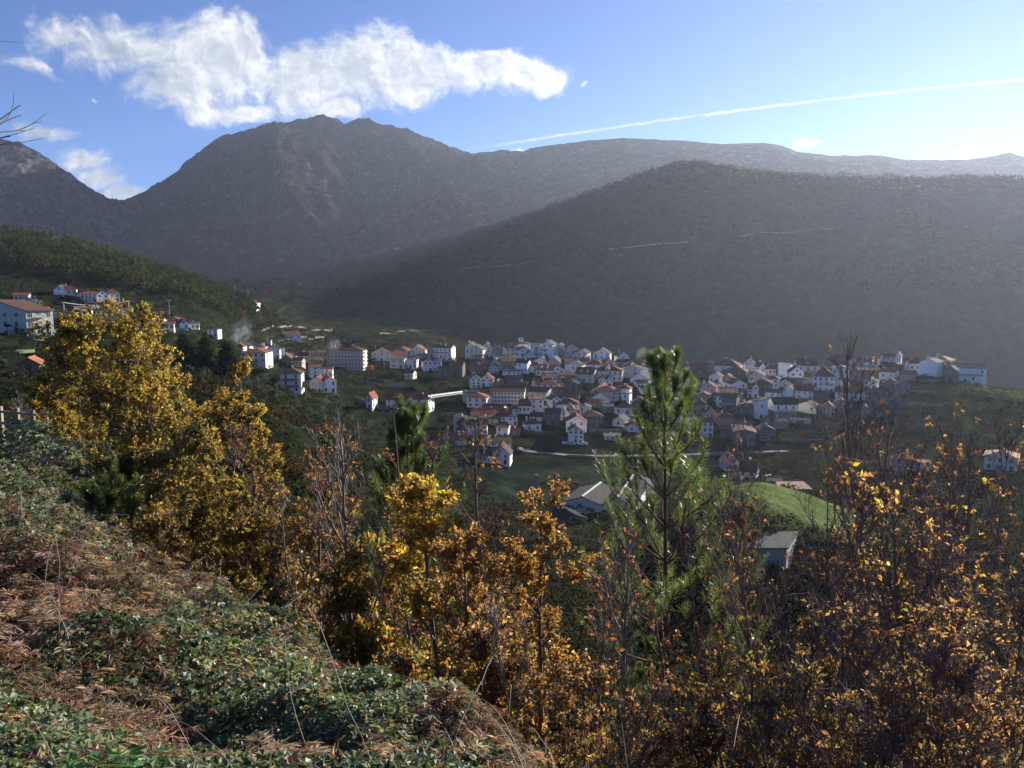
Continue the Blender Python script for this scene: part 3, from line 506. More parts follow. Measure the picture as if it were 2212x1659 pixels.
# region, left, right, eaves row, foot row, form+rise, wall, roof, windows across x storeys, label
VILLAGE = """
B 220 450 270 365 H42 w r 4x2|white two-storey house with dark red hipped roof directly right of the tall dark conifers
B 458 580 236 328 G34 w k 3x2|white gabled house with dark roof beside the leftmost hipped white house
B 575 632 226 308 F0 w g 1x3|narrow white flat block attached right of the dark-roofed gabled house
B 315 440 220 246 H28 w r 3x1|small house with bright red roof peeking over the leftmost hipped white house
B 240 300 205 225 G22 w k 2x1|first of two small white gables at the far left end of the village
B 302 360 205 225 G22 w k 2x1|second of two small white gables at the far left end of the village
B 180 240 215 242 H30 w r 2x1|low red-roofed house half behind the rightmost tall conifer
B 625 780 108 152 S38 w b 3x1|white chalet with brown roof alone on the terrace above the village
B 440 500 158 192 F0 u g 2x1|small bluish flat-roofed house above the white gables
B 640 700 285 312 S25 s b 2x1|low stone cottage with brown roof left of the long purple-roofed building
B 735 870 298 340 S34 w b 5x1|long low building with dull purple-red roof left of the yellow house
B 595 690 325 385 G40 s b 2x1|stone barn with brown roof below the long purple-roofed building
B 700 790 340 400 S28 t r 3x1|tan house with red roof below the yellow house
B 868 1028 265 362 H18 y b 4x2|yellow two-storey house attached to the big hotel block
B 860 985 335 392 H22 y b 3x1|lower yellow house with dark brown roof in front of the hotel
B 868 965 402 506 S26 w r 1x3|white block with red roof below the yellow houses
B 968 1072 420 500 S28 w b 3x2|white house with two grey balconies below the hotel
B 600 782 466 645 H52 w b 2x3|tall white house with brown hipped roof and salmon balconies above the olive grove
B 862 985 530 645 G34 g r 2x2|grey gabled house with red roof behind the bare tree
B 985 1112 530 642 G36 w o 2x2|pale gabled house with orange roof behind the bare tree
B 1388 1448 690 795 G45 u r 1x2|narrow bluish gabled house left of the red-roofed pair at the bridge
B 1580 1782 702 790 S70 w r 4x2|wide white house with large red roof left of the balconied white block
B 1792 1972 702 830 S48 w r 1x3|white block with red roof and three stacked balconies at the end of the footbridge
B 1452 1618 262 346 G44 c b 3x2|cream gabled house standing leftmost in the hillside row right of the hotel
B 1620 1768 245 275 H30 w r 3x1|red-roofed house behind the blue-grey house right of the hotel
B 1602 1784 288 345 H44 g r 3x1|blue-grey house with bright red hipped roof right of the hotel
B 1610 1745 330 415 F0 c g 2x2|flat-roofed cream block below the blue-grey house
B 1800 1920 245 318 G42 c b 2x2|cream gabled house with brown roof left of the long cream house
B 1995 2186 225 318 S32 w b 5x2|long cream two-storey house with balconies and dark red roof in the hillside row
B 1965 2025 250 310 G14 g g 1x2|narrow grey annex left of the long cream house
B 1862 1962 290 345 H26 t r 2x1|tan house with red roof in front of the brown-gabled cream house
B 1748 1860 338 416 F0 w r 3x2|white terraced block with arcade right of the flat cream block
B 1822 1935 316 352 G24 c s 2x1|white house with pale pink roof above the arcade block
B 1925 2010 348 442 G28 w k 2x2|left half of the white double-gabled house with dark windows
B 2012 2088 348 442 G28 u k 2x2|right half of the white double-gabled house with dark windows
B 1745 1828 458 518 S32 c b 1x1|lonely cream hut with brown roof among the dark trees below the arcade block
C 285 375 215 268 G42 w g 2x2|small white gabled house leftmost on the skyline right of the long cream house
C 328 450 240 318 G38 c g 3x2|pale double-fronted house below the leftmost skyline gable
C 440 532 215 266 G42 w b 2x2|white gabled house on the skyline left of the pinkish one
C 532 606 210 252 S24 p b 2x1|pinkish house on the skyline left of the grey gable
C 545 640 248 284 G26 g g 2x1|grey gabled house just below the pinkish skyline house
C 695 895 190 236 H30 w b 4x1|large white villa with brown roof and square roof turret on the skyline
C 895 990 192 232 F0 w g 3x1|flat white house with tall chimneys right of the turreted villa
C 1000 1106 192 226 G34 w g 2x1|white double-gabled house highest on the skyline right of the turreted villa
C 1108 1216 216 240 G30 w b 2x1|white house with brown roof right of the highest double gable
C 1228 1322 218 252 G34 g g 1x1|grey-white gabled house rightmost on the high skyline group
C 665 785 225 302 S28 c r 3x2|cream house with two red dormers below the turreted villa
C 790 900 240 302 G22 w g 2x2|white two-storey house right of the red-dormered cream house
C 932 1020 222 252 G22 p s 2x1|pink-white gabled house under the flat white skyline house
C 1015 1102 240 270 S22 w r 3x1|white house with red roof under the highest double gable
C 1105 1215 256 290 G36 t b 1x1|brown gable with wide roof under the skyline right group
C 1250 1340 258 292 S22 w g 3x1|long grey roofed white house left of the brown slate house
C 1320 1422 270 304 G30 c b 2x1|cream gabled house with brown roof below the right skyline end
C 598 692 286 325 H28 t r 2x1|low house with red hipped roof left of the yellow-topped stone house
C 622 786 322 420 H34 s b 4x3|big stone house with yellow upper floor and brown roof
C 748 868 366 455 S38 u k 4x2|slate-blue house with dark roof right of the big stone house
C 800 866 298 332 S22 w r 2x1|small white house with red roof behind the slate-blue house
C 838 940 296 340 G36 w g 2x1|white gabled house above and right of the slate-blue house
C 942 1022 286 312 H28 w r 2x1|red-roofed white house in the upper middle of the village
C 864 926 338 366 S18 w r 2x1|tiny red-roofed house beside the slate-blue house
C 866 955 392 455 S30 w r 2x2|white-grey house with red roof right of the slate-blue house
C 932 1050 346 378 G34 w g 2x1|white gable with round window in the upper middle
C 1008 1058 310 340 G30 s g 1x1|small dark gable between white gables in the upper middle
C 1052 1166 356 392 G46 g g 2x1|grey gable with broad white edge in the upper middle
C 1165 1245 290 324 G34 p r 2x1|reddish gabled house below the brown skyline gable
C 1210 1344 342 386 S28 t o 2x1|tan house with orange roof left of the brown barn gable
C 1350 1440 340 378 G34 s b 1x1|brown stone gable right of the orange-roofed tan house
C 1480 1632 276 326 G44 w b 3x2|wide white gabled house under the skyline at the village's upper right
C 1536 1622 296 322 S22 w k 3x1|dark-roofed house in front of the wide white gable
C 1708 1816 300 336 G44 w b 1x1|steep white gable with brown roof standing apart at upper right
C 1384 1582 380 408 H46 w r 3x1|house with big dark red hipped roof behind the cream manor
C 1580 1722 366 392 H40 w r 3x1|house with broad red roof right of the big red hipped roof
C 1715 1850 372 404 S38 s k 2x1|dark-roofed low house below the steep white gable
C 1760 2036 400 440 H62 p r 4x1|broad pink-red hall roof with two white dormers right of the manor
C 1480 1745 438 536 H50 c b 6x2|large cream manor with brown hipped roof and dormer
C 1528 1600 522 558 G34 w r 2x1|left white gable of the twin pair in front of the cream manor
C 1600 1668 522 558 G34 w r 2x1|right white gable of the twin pair in front of the cream manor
C 1310 1480 466 548 S62 c b 3x2|cream house with tall brown dormered roof left of the manor
C 1214 1370 388 442 G28 w k 1x1|plain white gable with black roof left of the dormered cream house
C 935 1100 432 492 S52 c o 3x1|house with orange dormered roof in the village middle
C 1078 1216 432 485 G44 w b 2x2|white gabled house right of the orange dormered roof
C 1020 1145 490 540 S24 w r 3x1|low pink-roofed house below the orange dormered roof
C 636 804 444 480 F0 c g 4x1|low cream shed below the big stone house
C 505 620 366 442 G44 g g 1x2|tall grey gable behind the small grey house at the left of the middle
C 505 588 402 466 G24 g k 2x2|small grey gabled house in front of the tall grey gable
C 336 490 390 462 S44 s r 3x2|stone house with red roof and white triangular dormer
C 340 436 506 602 G40 c r 2x3|cream gabled half of the pair above the footbridge
C 428 550 512 584 G44 w r 2x2|white gabled half of the pair above the footbridge
C 540 620 560 594 G32 s b 1x1|small stone hut right of the cream and white pair
C 132 260 386 498 S46 s r 3x2|grey stone house with red roof among dark trees at the left end
C 60 160 424 505 S30 s g 1x1|grey stone house with large archway beside the red-roofed stone house
C 265 402 638 756 F0 g k 1x1|tall grey flat-topped block where the footbridge lands
C 300 486 688 782 H36 w r 3x2|white house with red roof just below the footbridge block
C 526 832 632 742 S42 c b 10x3|long weathered block with rows of windows and brown roof
C 832 1052 636 702 S42 g r 4x2|grey block with red roof continuing the long weathered block
C 945 1116 562 655 S52 w r 3x2|white house with red roof and shaded porch above the grey block
C 1098 1200 588 616 S38 t o 2x1|hut with rusty orange roof between stone houses
C 1086 1216 612 672 G26 s b 2x1|dark stone hut under the rusty orange roof
C 1238 1342 562 655 G28 s g 2x3|three-storey stone house with grey gable
C 1246 1356 528 560 G26 w g 1x1|white gable behind the three-storey stone house
C 1150 1360 478 524 H32 s b 2x1|brown ruined roof above the white gable in the middle
C 1128 1202 540 575 G26 s b 1x1|small stone gable left of the ruined roof
C 896 1020 704 838 F0 w r 2x3|tall white tower house with dark windows in the village middle
C 780 895 762 842 S58 w r 3x1|white house with red roof attached left of the tower house
C 712 782 790 845 H30 w r 2x1|little white house with red roof two doors left of the tower house
C 1184 1342 680 712 S38 s b 2x1|wide brown roof of a low stone house right of the tower house
C 1086 1190 705 795 G34 w g 2x2|white gabled house with balcony right of the tower house
C 1146 1346 752 812 H54 w b 3x1|white house with broad brown pyramid roof
C 1016 1090 810 902 M12 t g 1x1|tan windowless house left of the large stone farmhouse
C 1040 1172 838 950 S46 s g 3x2|large stone farmhouse with pale window frames and grey roof
C 1168 1244 828 902 G32 w g 1x2|white bay-fronted house between stone and pink houses
C 1244 1328 808 872 G40 p s 1x1|pink-fronted house with pale roof
C 1230 1416 908 1012 G50 w r 2x2|large white gabled house with four dark windows at the lower edge
C 1250 1386 992 1118 G42 w b 3x3|foremost white four-storey gabled house at the village foot
C 1402 1576 862 978 H46 s b 4x3|wide stone house with brown roof right of the large white gable
C 1350 1452 782 862 G22 c g 2x2|cream gabled house above the wide stone house
C 1452 1580 742 782 S34 t o 3x1|house with orange roof behind the cream gable
C 1566 1672 770 832 S22 s g 2x1|grey stone house right of the orange-roofed house
C 1445 1632 700 745 G58 w b 1x1|white house with long slanting brown roof
C 1456 1706 628 708 H44 w r 4x2|big white house with bright red hipped roof right of the dark grove
C 1514 1580 590 622 G24 w r 1x1|small white gable peeking over the big red hipped roof
C 1700 1818 602 705 H30 w r 2x3|white house with red roof touching the pine tree
C 1740 1815 655 750 F0 u r 1x2|narrow white house with red lean-to left of the pine
C 1658 1772 902 958 G42 w g 1x1|lone white gabled cottage at the lower right of the village
C 1776 1852 892 922 S22 g g 1x1|grey annex beside the lone white cottage
C 1820 2002 512 556 G52 u g 1x1|bluish white gable half behind the pine tree
C 1888 1990 556 592 S28 w r 3x1|white house with red roof below the bluish gable
C 1934 2054 612 660 S30 c b 3x1|cream house with brown roof behind the pine tree
C 1760 1980 432 502 G32 c g 3x1|wide cream gabled house with grey roof below the hall roof
C 438 632 802 826 S46 c r 3x1|long low house with red roof below the long weathered block
C 344 560 848 882 S50 t r 2x1|low barn with wide red roof left of the sheds
C 410 602 884 936 F0 s b 3x1|low stone shed row below the red barn
C 620 716 862 915 S74 w r 2x1|house with steep dark red roof left of the little white house
C 686 772 868 948 F0 u k 2x2|bluish narrow house with flat roof below the little white house
C 576 684 962 1062 S22 w b 2x2|white house among bare branches below the sheds
C 682 790 1000 1046 S28 s r 1x1|red sheet-roofed stable right of the house among bare branches
C 886 1002 868 912 S34 c k 1x1|low garage with dark roof under the tower house
C 175 345 905 1005 M40 w k 2x2|white house with one long slanting roof at the lower left edge
C 240 330 930 1044 G42 s b 1x1|brown narrow gabled house beside the slanting-roofed house
C 312 487 945 1072 S38 w k 4x3|white three-storey house with grey roof at the lower left edge
C 74 206 1048 1102 H62 c o 1x1|cream cottage with orange roof, left one of the pair by the orchard
C 196 306 1078 1134 S66 c o 1x1|cream cottage with orange roof, right one of the pair by the orchard
C 444 712 1112 1150 S48 w b 4x1|long white farm building with brown roof behind the bare oak
C 535 702 1212 1310 G82 w b 2x2|big white gabled house with dark brown roof behind the bare oak
C 440 538 1225 1300 S80 w b 2x1|brown-roofed wing left of the big white gabled house
C 1590 1732 1052 1086 M6 c g 3x1|low shed with tin roof in the dark garden right of the foremost house
D 280 512 416 500 S55 s r 2x1|stone church nave with red roof
D 585 806 392 448 H66 w r 4x1|white villa with bright red hipped roof right of the church tower
D 870 962 352 446 G38 g g 3x2|tall grey gabled house with chimneys right of the white villa
D 966 1042 402 436 G48 c b 2x1|cream gable between the tall grey house and red-roofed house
D 1000 1062 398 482 G34 u g 1x1|bluish gable end below the cream gable
D 1058 1150 418 480 S36 w r 3x1|white house with two skylights in its red roof
D 1180 1286 384 502 M14 u g 0x0|tall blank white wall with slanting top right of the skylight house
D 1290 1410 448 556 G48 w g 2x2|white gable over a dark stone ground floor
D 1360 1552 388 444 S70 w b 3x1|white house with arched doors, big dark roof and pale ridge
D 1410 1505 492 558 S22 t b 2x1|tan house below the arched white house
D 1506 1690 490 638 H98 w b 4x3|great white mansion with huge brown mansard roof
D 1680 1822 415 612 G20 u b 3x3|bluish side wing of the great white mansion
D 1308 1490 622 702 S52 w r 4x2|white two-storey house with red roof below the white gable over stone
D 1222 1310 612 702 G38 u r 0x0|blank bluish gable end of the red-roofed house below
D 1140 1350 752 884 S62 w k 3x2|white house with long balcony and stone base on the lower right edge
D 965 1078 728 888 M34 w g 1x2|tall narrow white house with slanted roof on the lower edge
D 568 658 672 778 S26 w r 2x2|white corner house right of the dark fir
D 654 782 688 812 S40 s b 3x2|brown stone row house with wooden balconies
D 795 962 768 862 G32 s b 2x1|brown stone barn left of the tall narrow white house
D 790 866 690 748 G28 s b 1x1|stone gable above the brown stone barn
D 935 1116 556 682 H44 s b 4x2|big stone house with brown hipped roof in the right village
D 1055 1198 640 722 S26 w b 3x2|white house with brown roof right of the big stone house
D 1180 1300 552 592 G36 w k 1x1|white gable with grey roof above the white two-storey house
D 1070 1180 512 602 H32 w r 2x2|white house with red hipped roof above the big stone house
D 900 1040 482 556 G38 c b 2x1|cream gabled house above the big stone house
D 742 890 560 602 G38 w r 2x1|white house with arched attic window
D 530 632 492 562 G34 w b 2x1|white gabled house with dark fir in front
D 575 665 588 622 G28 w b 2x1|little white gable left of the red roof row
D 456 592 590 655 G44 p b 2x1|pinkish-grey gabled house half behind the pine
D 272 372 548 622 G42 u b 1x2|white gabled house directly right of the pine top
D 265 355 452 512 G38 w g 1x1|white gable below the church nave
D 652 802 628 668 S30 w r 3x1|white house with red roof and twin windows
D 892 942 608 688 S22 u r 1x2|narrow bluish house in the right village
D 940 990 588 692 G24 w r 1x3|slender white house left of the big stone house
D 650 872 446 510 H52 s b 2x1|large brown roof of the old stone house below the villa
D 640 760 510 550 G34 s b 1x1|rust-brown shed roof below the old stone house
D 376 466 950 1028 S44 w r 3x2|white house with dark red roof in the lower cluster beside the pine
D 466 572 914 1062 S40 w r 2x3|white tower-like house with two dark windows in the lower cluster
D 775 932 936 986 S34 w r 2x1|pale pink-roofed cottage in the lower cluster
D 642 765 992 1078 S34 s r 2x1|stone house with red roof in the lower cluster
D 766 962 1010 1142 G26 s b 3x2|large brown stone house in the lower cluster
D 1006 1146 990 1096 G34 s g 3x2|pale stone gabled house rightmost in the lower cluster
D 1016 1130 906 962 G44 s b 1x1|brown barn above the pale stone gabled house
D 812 966 1372 1430 S98 w r 2x1|house with steep dark red roof beside the lit green meadow
D 690 815 1298 1372 G68 w s 2x1|white gabled house beside the steep red roof by the meadow
D 1056 1205 1474 1522 S26 w g 3x1|small white shed below the meadow houses
D 1215 1480 1560 1640 M8 p p 0x0|flat pinkish-roofed hall at the edge of the lit meadow
D 1830 1980 390 425 G40 c s 2x1|pale gabled house behind the mansion wing
D 1820 1930 432 530 S22 s b 2x2|stone terrace house right of the mansion
D 1930 2110 432 520 S26 s g 4x1|long grey-roofed stone house with white windows right of the mansion
E 435 565 424 470 S28 w b 3x1|white house with dark red roof left of the uphill white house
E 565 652 412 502 F0 w g 1x2|white flat block in the right skyline row
E 655 790 370 412 S38 w r 2x1|small white house with red roof highest at the right skyline
E 775 828 355 410 G35 w r 0x0|white gable end of the highest right skyline house
E 870 1000 402 436 S32 p r 2x1|red-roofed house left of the big white barn-like house
E 925 1040 440 546 S46 w r 2x1|white house with dark doorway at the right village end
E 1040 1222 430 578 G42 u g 1x0|big plain white barn-like gable at the right village end
E 1166 1346 402 542 H44 c s 3x3|cream tower-like house with pale roof at the right village end
E 1340 1436 458 488 G26 p o 1x1|small orange-roofed house right of the cream tower-like house
E 1330 1436 516 645 G40 s k 1x2|dark stone house between two white houses at the right end
E 1436 1755 494 658 S62 w s 4x2|large white villa with salmon roof and balconies at the far right end
E 785 985 1530 1650 H68 w r 3x2|white house with red roof low behind the right oak branches
E 985 1152 1560 1655 F0 u r 2x2|bluish-white extension right of the low red-roofed house
E 1788 2096 1490 1645 H60 w s 3x2|pale house with light roof in the lower right valley
A 120 220 465 512 S22 w r 3x1|white house with red roof on the left hillside above the big apartment block
A 200 284 492 520 F0 g g 2x1|grey terrace annex right of the hillside house
A 435 515 422 462 G34 w g 1x1|bluish gabled wing of the cream hillside villa
A 505 604 418 466 H30 c r 3x1|cream hillside villa with red roof under the pine wood
A 628 700 458 500 G24 w r 1x1|white gable wing of the hillside house left of the white cluster
A 682 768 460 528 S24 c r 3x2|cream hillside house with balcony and red roof
A 774 870 458 528 G28 w g 2x2|white gabled house in the hillside cluster
A 858 935 442 470 H28 t r 2x1|brown-roofed house topmost in the hillside cluster
A 880 958 462 522 S14 w g 2x2|white balconied house right in the hillside cluster
A 862 1036 590 616 S18 w r 4x1|long low white house with bright red roof below the hillside road
A 750 826 592 625 F0 u g 3x1|bluish flat house left of the long red-roofed house
A 712 812 640 682 F0 w k 3x1|white house with dark flat roof in the left cluster
A 808 932 632 712 S22 g k 3x2|grey stone house with dark roof in the left cluster
A 935 985 610 660 S12 t r 1x1|tan house right of the grey stone house
A 1064 1182 648 695 S18 w r 4x1|white house with red roof first in the descending row
A 1184 1290 668 700 S20 w r 3x1|white house with orange-red roof second in the descending row
A 1290 1386 700 745 S20 w r 3x1|white house with red roof lower in the descending row
A 1325 1432 666 692 H26 w r 3x1|white house with dark red hipped roof upper in the descending row
A 1440 1506 690 748 G26 w g 2x1|white gabled house near the end of the descending row
A 1500 1590 696 742 S14 w g 3x1|white house with grey roof last in the descending row
A 1660 1742 742 800 F0 u g 2x2|smoke-veiled bluish house between the conifers
A 1960 2050 528 552 H26 w r 3x1|white house with red roof on the spur under the lattice pylons
A 305 400 618 680 S22 p p 3x1|pink warehouse right of the apartment block
A 388 456 600 660 F0 c g 1x1|cream block end right of the pink warehouse
A 655 735 690 770 M26 w g 1x1|white shed with slanted roof left behind the golden oak
A 880 976 540 562 M12 t g 0x0|stone hut with tin roof under the hillside cluster
"""
FORCE_Y = {}
def place_row(line):
    a, lab = line.split('|'); k, x0, x1, ye, yb, ty, wl, rf, wn = a.split()
    x0, x1, ye, yb = map(float, (x0, x1, ye, yb)); typ = ty[0]; rh = float(ty[1:]); nx, ny = map(int, wn.split('x'))
    px0, py1 = zd(k, x0, yb); px1, _ = zd(k, x1, yb); _, py0 = zd(k, x0, ye); sc = .8534 / ZO[k][2]
    pc = (px0 + px1) / 2
    if k == 'A': rng = (330, 640)
    elif py1 < 800 and pc < 560: rng = (400, 560)
    elif py1 > 970: rng = (235, 345)
    elif pc < 1000: rng = (345, 600)
    else: rng = (350, 600)
    if k == 'A' and x0 > 1900: rng = (560, 680)
    if 'chalet' in lab: rng = (610, 700)
    X, Y, Z = hit(pc, py1, *rng)
    m = Y / F
    w = (px1 - px0) * m; hw = (py1 - py0) * m; rise = rh * sc * m
    d = {'G': 9, 'S': 8, 'H': 9, 'M': 8, 'F': 7}[typ] * min(1.3, max(.75, w / 9))
    if typ == 'S': rise = max(.8, rise * .85)
    if typ == 'H': rise *= .92
    d = min(d * 1.25, 17); w *= 1.05
    r = random.Random(int(x0 * 7 + yb)); s_ = 1 if pc < 1350 else -1
    yaw = -X / Y * .9 + math.radians(r.uniform(-20, 20)) if not (w > 17) else -X / Y * .9 + math.radians(r.uniform(-8, 8))
    if 'foremost' in lab or 'large white gabled house with four' in lab: yaw = -.06
    w *= 1 - .12 * abs(math.sin(yaw + X / Y))
    balc = None
    if 'balconies' in lab or 'balcony' in lab: balc = (max(1, ny - 1) if ny < 3 else ny - 1, .8, 'r' if 'salmon balc' in lab else 'g')
    base = hgt(X, Y)
    found = 3.5 + max(0, Z - float(base))
    side = 1 if (yaw + X / Y) < 0 and True else -1
    side = 1 if pc < 1106 + (yaw + 0) * 0 and (yaw + X / Y) <= 0.1 else (1 if (yaw + X / Y) < 0 else -1)
    o = house(X, Y, Z, w, d, hw, typ, rise, wl, rf, nx, ny, lab, yaw, side, 'houses of the valley village', chim=r.choice([0, 1, 1, 2]) if nx else 0, balc=balc, found=found)
    return o, (X, Y, Z, w, d, hw, rise, yaw)
HOUSES = {}
LAND = {'foremost house': ('C', 1318, 1050), 'cream manor': ('C', 1610, 470), 'church nave': ('D', 395, 450), 'white mansion': ('D', 1600, 550), 'tower house': ('C', 958, 770), 'long weathered block': ('C', 680, 680),
 'twin white gables': ('C', 1598, 540), 'turreted villa': ('C', 795, 210), 'stone farmhouse': ('C', 1105, 890), 'lone white cottage': ('C', 1715, 930), 'footbridge block': ('C', 330, 695), 'hotel': ('B', 1200, 340), 'yellow-topped house': ('C', 700, 370),
 'steep standing-apart gable': ('C', 1760, 315), 'big red-roofed white house': ('C', 1580, 665), 'rusty-roofed hut': ('C', 1150, 600), 'salmon-balconied house': ('B', 690, 550), 'arcade block': ('B', 1805, 375), 'twin-window cluster house': ('D', 520, 980), 'dark fir': ('D', 548, 740), 'narrow slanted house': ('D', 1020, 800), 'tall grey gable': ('D', 915, 400), 'long-balcony house': ('D', 1240, 820), 'white villa by the tower': ('D', 695, 420)}
def fillers():
    r = random.Random(12); occ = []
    for _, i in HOUSES.values():
        X, Y, Z, w, d, hw, rise, yaw = i; cx = s_to_px(X / Y, Z / Y); base = 640 - (Z / Y) * F; top = base - (hw + rise) / Y * F; occ.append((cx - w / Y * F / 2, cx + w / Y * F / 2, top, base))
    n = 0; used = set(); tries = 0
    while n < 46 and tries < 6000:
        tries += 1; px = r.uniform(1010, 1960); base = r.uniform(790, 935); topc = 778 + (12 if px > 1500 else 0)
        if px > 1700 and base > 900: continue
        if 1380 < px < 1560 and base > 925: continue
        Y0 = 480; w = r.uniform(6, 10); hw = r.uniform(3.2, 6); typ = r.choice('GGSSH'); rise = r.uniform(1.4, 2.4); bw = w / Y0 * F; bh = (hw + rise) / Y0 * F
        if any(px - bw / 2 < o[1] + 1 and px + bw / 2 > o[0] - 1 and base - bh < o[3] - 2 and base > o[2] + 3 for o in occ): continue
        X, Y, Z = hit(px, base, 350, 590)
        wl = r.choice('ssswwtcg'); rf = r.choice('rbbbrg')
        ln = min(LAND, key=lambda k: math.hypot(zd(*LAND[k])[0] - px, (zd(*LAND[k])[1] - base) * 1.3)); lx, ly = zd(*LAND[ln]); dx, dy = px - lx, base - ly
        rel = ('right of' if dx > 0 else 'left of') if abs(dx) > abs(dy) * 1.3 else ('below' if dy > 0 else 'above')
        lab = '%s %s %s with %s roof close %s the %s' % ('low' if hw < 4.2 else 'taller', {'s': 'stone', 'w': 'white', 't': 'tan', 'c': 'cream', 'g': 'grey'}[wl], {'G': 'gabled house', 'S': 'cottage', 'H': 'hip-roofed house'}[typ], {'r': 'red', 'b': 'brown', 'g': 'grey'}[rf], rel, ln)
        if lab in used: continue
        used.add(lab); occ.append((px - bw / 2, px + bw / 2, base - bh, base)); yaw = -X / Y * .9 + math.radians(r.uniform(-22, 22))
        o = house(X, Y, Z, w, r.uniform(6, 9), hw, typ, rise, wl, rf, r.choice([2, 2, 3]), 2 if hw > 4.4 else 1, lab, yaw, 1 if px < 1350 else -1, 'houses of the valley village', chim=r.choice([0, 1])); HOUSES[lab] = (o, (X, Y, Z, w, 8, hw, rise, yaw)); n += 1
for ln in VILLAGE.strip().splitlines():
    o, inf = place_row(ln); HOUSES[ln.split('|')[1]] = (o, inf)
fillers()
def extra(lab, fn):
    o, inf = HOUSES[lab]; fn(o, *inf)
def turret(o, X, Y, Z, w, d, hw, rise, yaw):
    mb = MB(); mb.box((w * .05, d * .45, hw + rise * .7 + 1), (w * .2, w * .2, 4.2)); mb.build('turret', WM['w'], o)
    rb = MB(); a = w * .13; zt = hw + rise * .7 + 3.1; rb.poly([(w * .05 - a, d * .45 - a, zt), (w * .05 + a, d * .45 - a, zt), (w * .05 + a, d * .45 + a, zt), (w * .05 - a, d * .45 + a, zt), (w * .05, d * .45, zt + 1)], [(0, 1, 4), (1, 2, 4), (2, 3, 4), (3, 0, 4), (3, 2, 1, 0)]); rb.build('turret_roof', RM['b'], o)
    put_window(o, w * .05, d * .45 - w * .1, hw + rise * .7 + 1.8, 0, 1.2, 1.1)
extra('large white villa with brown roof and square roof turret on the skyline', turret)
def upper(o, X, Y, Z, w, d, hw, rise, yaw):
    mb = MB(); mb.box((0, d / 2, hw - 1.0), (w + .12, d + .12, 2.0)); mb.build('upper_storey', WM['y'], o)
extra('big stone house with yellow upper floor and brown roof', upper)
def dormers(n, big=1.0, wm='w', rf='r'):
    def fn(o, X, Y, Z, w, d, hw, rise, yaw):
        for i in range(n):
            x = (i + .5) / n * w * .7 - w * .35; mb = MB(); b = 1.0 * big; y0 = .9; h0 = hw + .3; zt = hw + 2.0 * big
            P = [(x - b, y0, h0), (x + b, y0, h0), (x + b, y0, zt), (x, y0, zt + .8), (x - b, y0, zt)]
            mb.poly(P + [(p, d * .5, c) for p, _, c in P], [(0, 1, 2, 3, 4), (1, 6, 7, 2), (5, 0, 4, 9), (2, 7, 8, 3), (4, 3, 8, 9)]); dm = mb.build('dormer', WM[wm], o)
            rb = MB(); slab(rb, [(x, y0 - .2, zt + 1.0), (x - b - .25, y0 - .2, zt - .02), (x - b - .25, d * .5, zt - .02), (x, d * .5, zt + 1.0)], .14); slab(rb, [(x, d * .5, zt + 1.0), (x + b + .25, d * .5, zt - .02), (x + b + .25, y0 - .2, zt - .02), (x, y0 - .2, zt + 1.0)], .14); rb.build('dormer_roof', RM[rf], dm)
            put_window(dm, x, y0, (h0 + zt) / 2 + .1, 0, .8, .9)
    return fn
extra('cream house with two red dormers below the turreted villa', dormers(2, .8, 'c', 'r'))
extra('large cream manor with brown hipped roof and dormer', dormers(1, 1.2, 'w', 'b'))
extra('cream house with tall brown dormered roof left of the manor', dormers(2, .8, 'c', 'b'))
extra('house with orange dormered roof in the village middle', dormers(2, .8, 'w', 'o'))
extra('stone house with red roof and white triangular dormer', dormers(1, 1.0, 'w', 'r'))
extra('broad pink-red hall roof with two white dormers right of the manor', dormers(2, 1.1, 'w', 'r'))
extra('white house with arched doors, big dark roof and pale ridge', dormers(1, .9, 'w', 'b'))
def stone_base(fr):
    def fn(o, X, Y, Z, w, d, hw, rise, yaw):
        mb = MB(); mb.box((0, d / 2, hw * fr / 2 - 1), (w + .1, d + .1, hw * fr + 2)); mb.build('stone_base', WM['s'], o)
    return fn
extra('white gable over a dark stone ground floor', stone_base(.5)); extra('white house with long balcony and stone base on the lower right edge', stone_base(.5))
# church bell tower
def bell_tower():
    px, py = zd('D', 540, 505); X, Y, Z = hit(px, py, 400, 590); m = Y / F; w = 52 / 3.6867 * .8534 * m; h = 150 / 3.6867 * .8534 * m
    o = empty('bell_tower', (X, Y, Z), .1); tag(o, 'dark stone bell tower with pinnacles standing beside the church nave', 'tower')
    mb = MB(); mb.box((0, 0, h / 2 - 2), (w, w, h + 4)); mb.box((0, 0, h * .62), (w + .3, w + .3, .3)); mb.box((0, 0, h), (w + .5, w + .5, .35)); mb.build('shaft', WM['s'], o)
    for a, b_ in ((-1, -1), (1, -1), (1, 1), (-1, 1)):
        p = MB(); q = w * .42; p.poly([(a * q - .3, b_ * q - .3, h + .17), (a * q + .3, b_ * q - .3, h + .17), (a * q + .3, b_ * q + .3, h + .17), (a * q - .3, b_ * q + .3, h + .17), (a * q, b_ * q, h + 1.6)], [(0, 1, 4), (1, 2, 4), (2, 3, 4), (3, 0, 4)]); p.build('pinnacle', WM['s'], o)
    for k in (-.22, .22): put_window(o, k * w, -w / 2, h * .82, 0, .7, 1.6)
bell_tower()
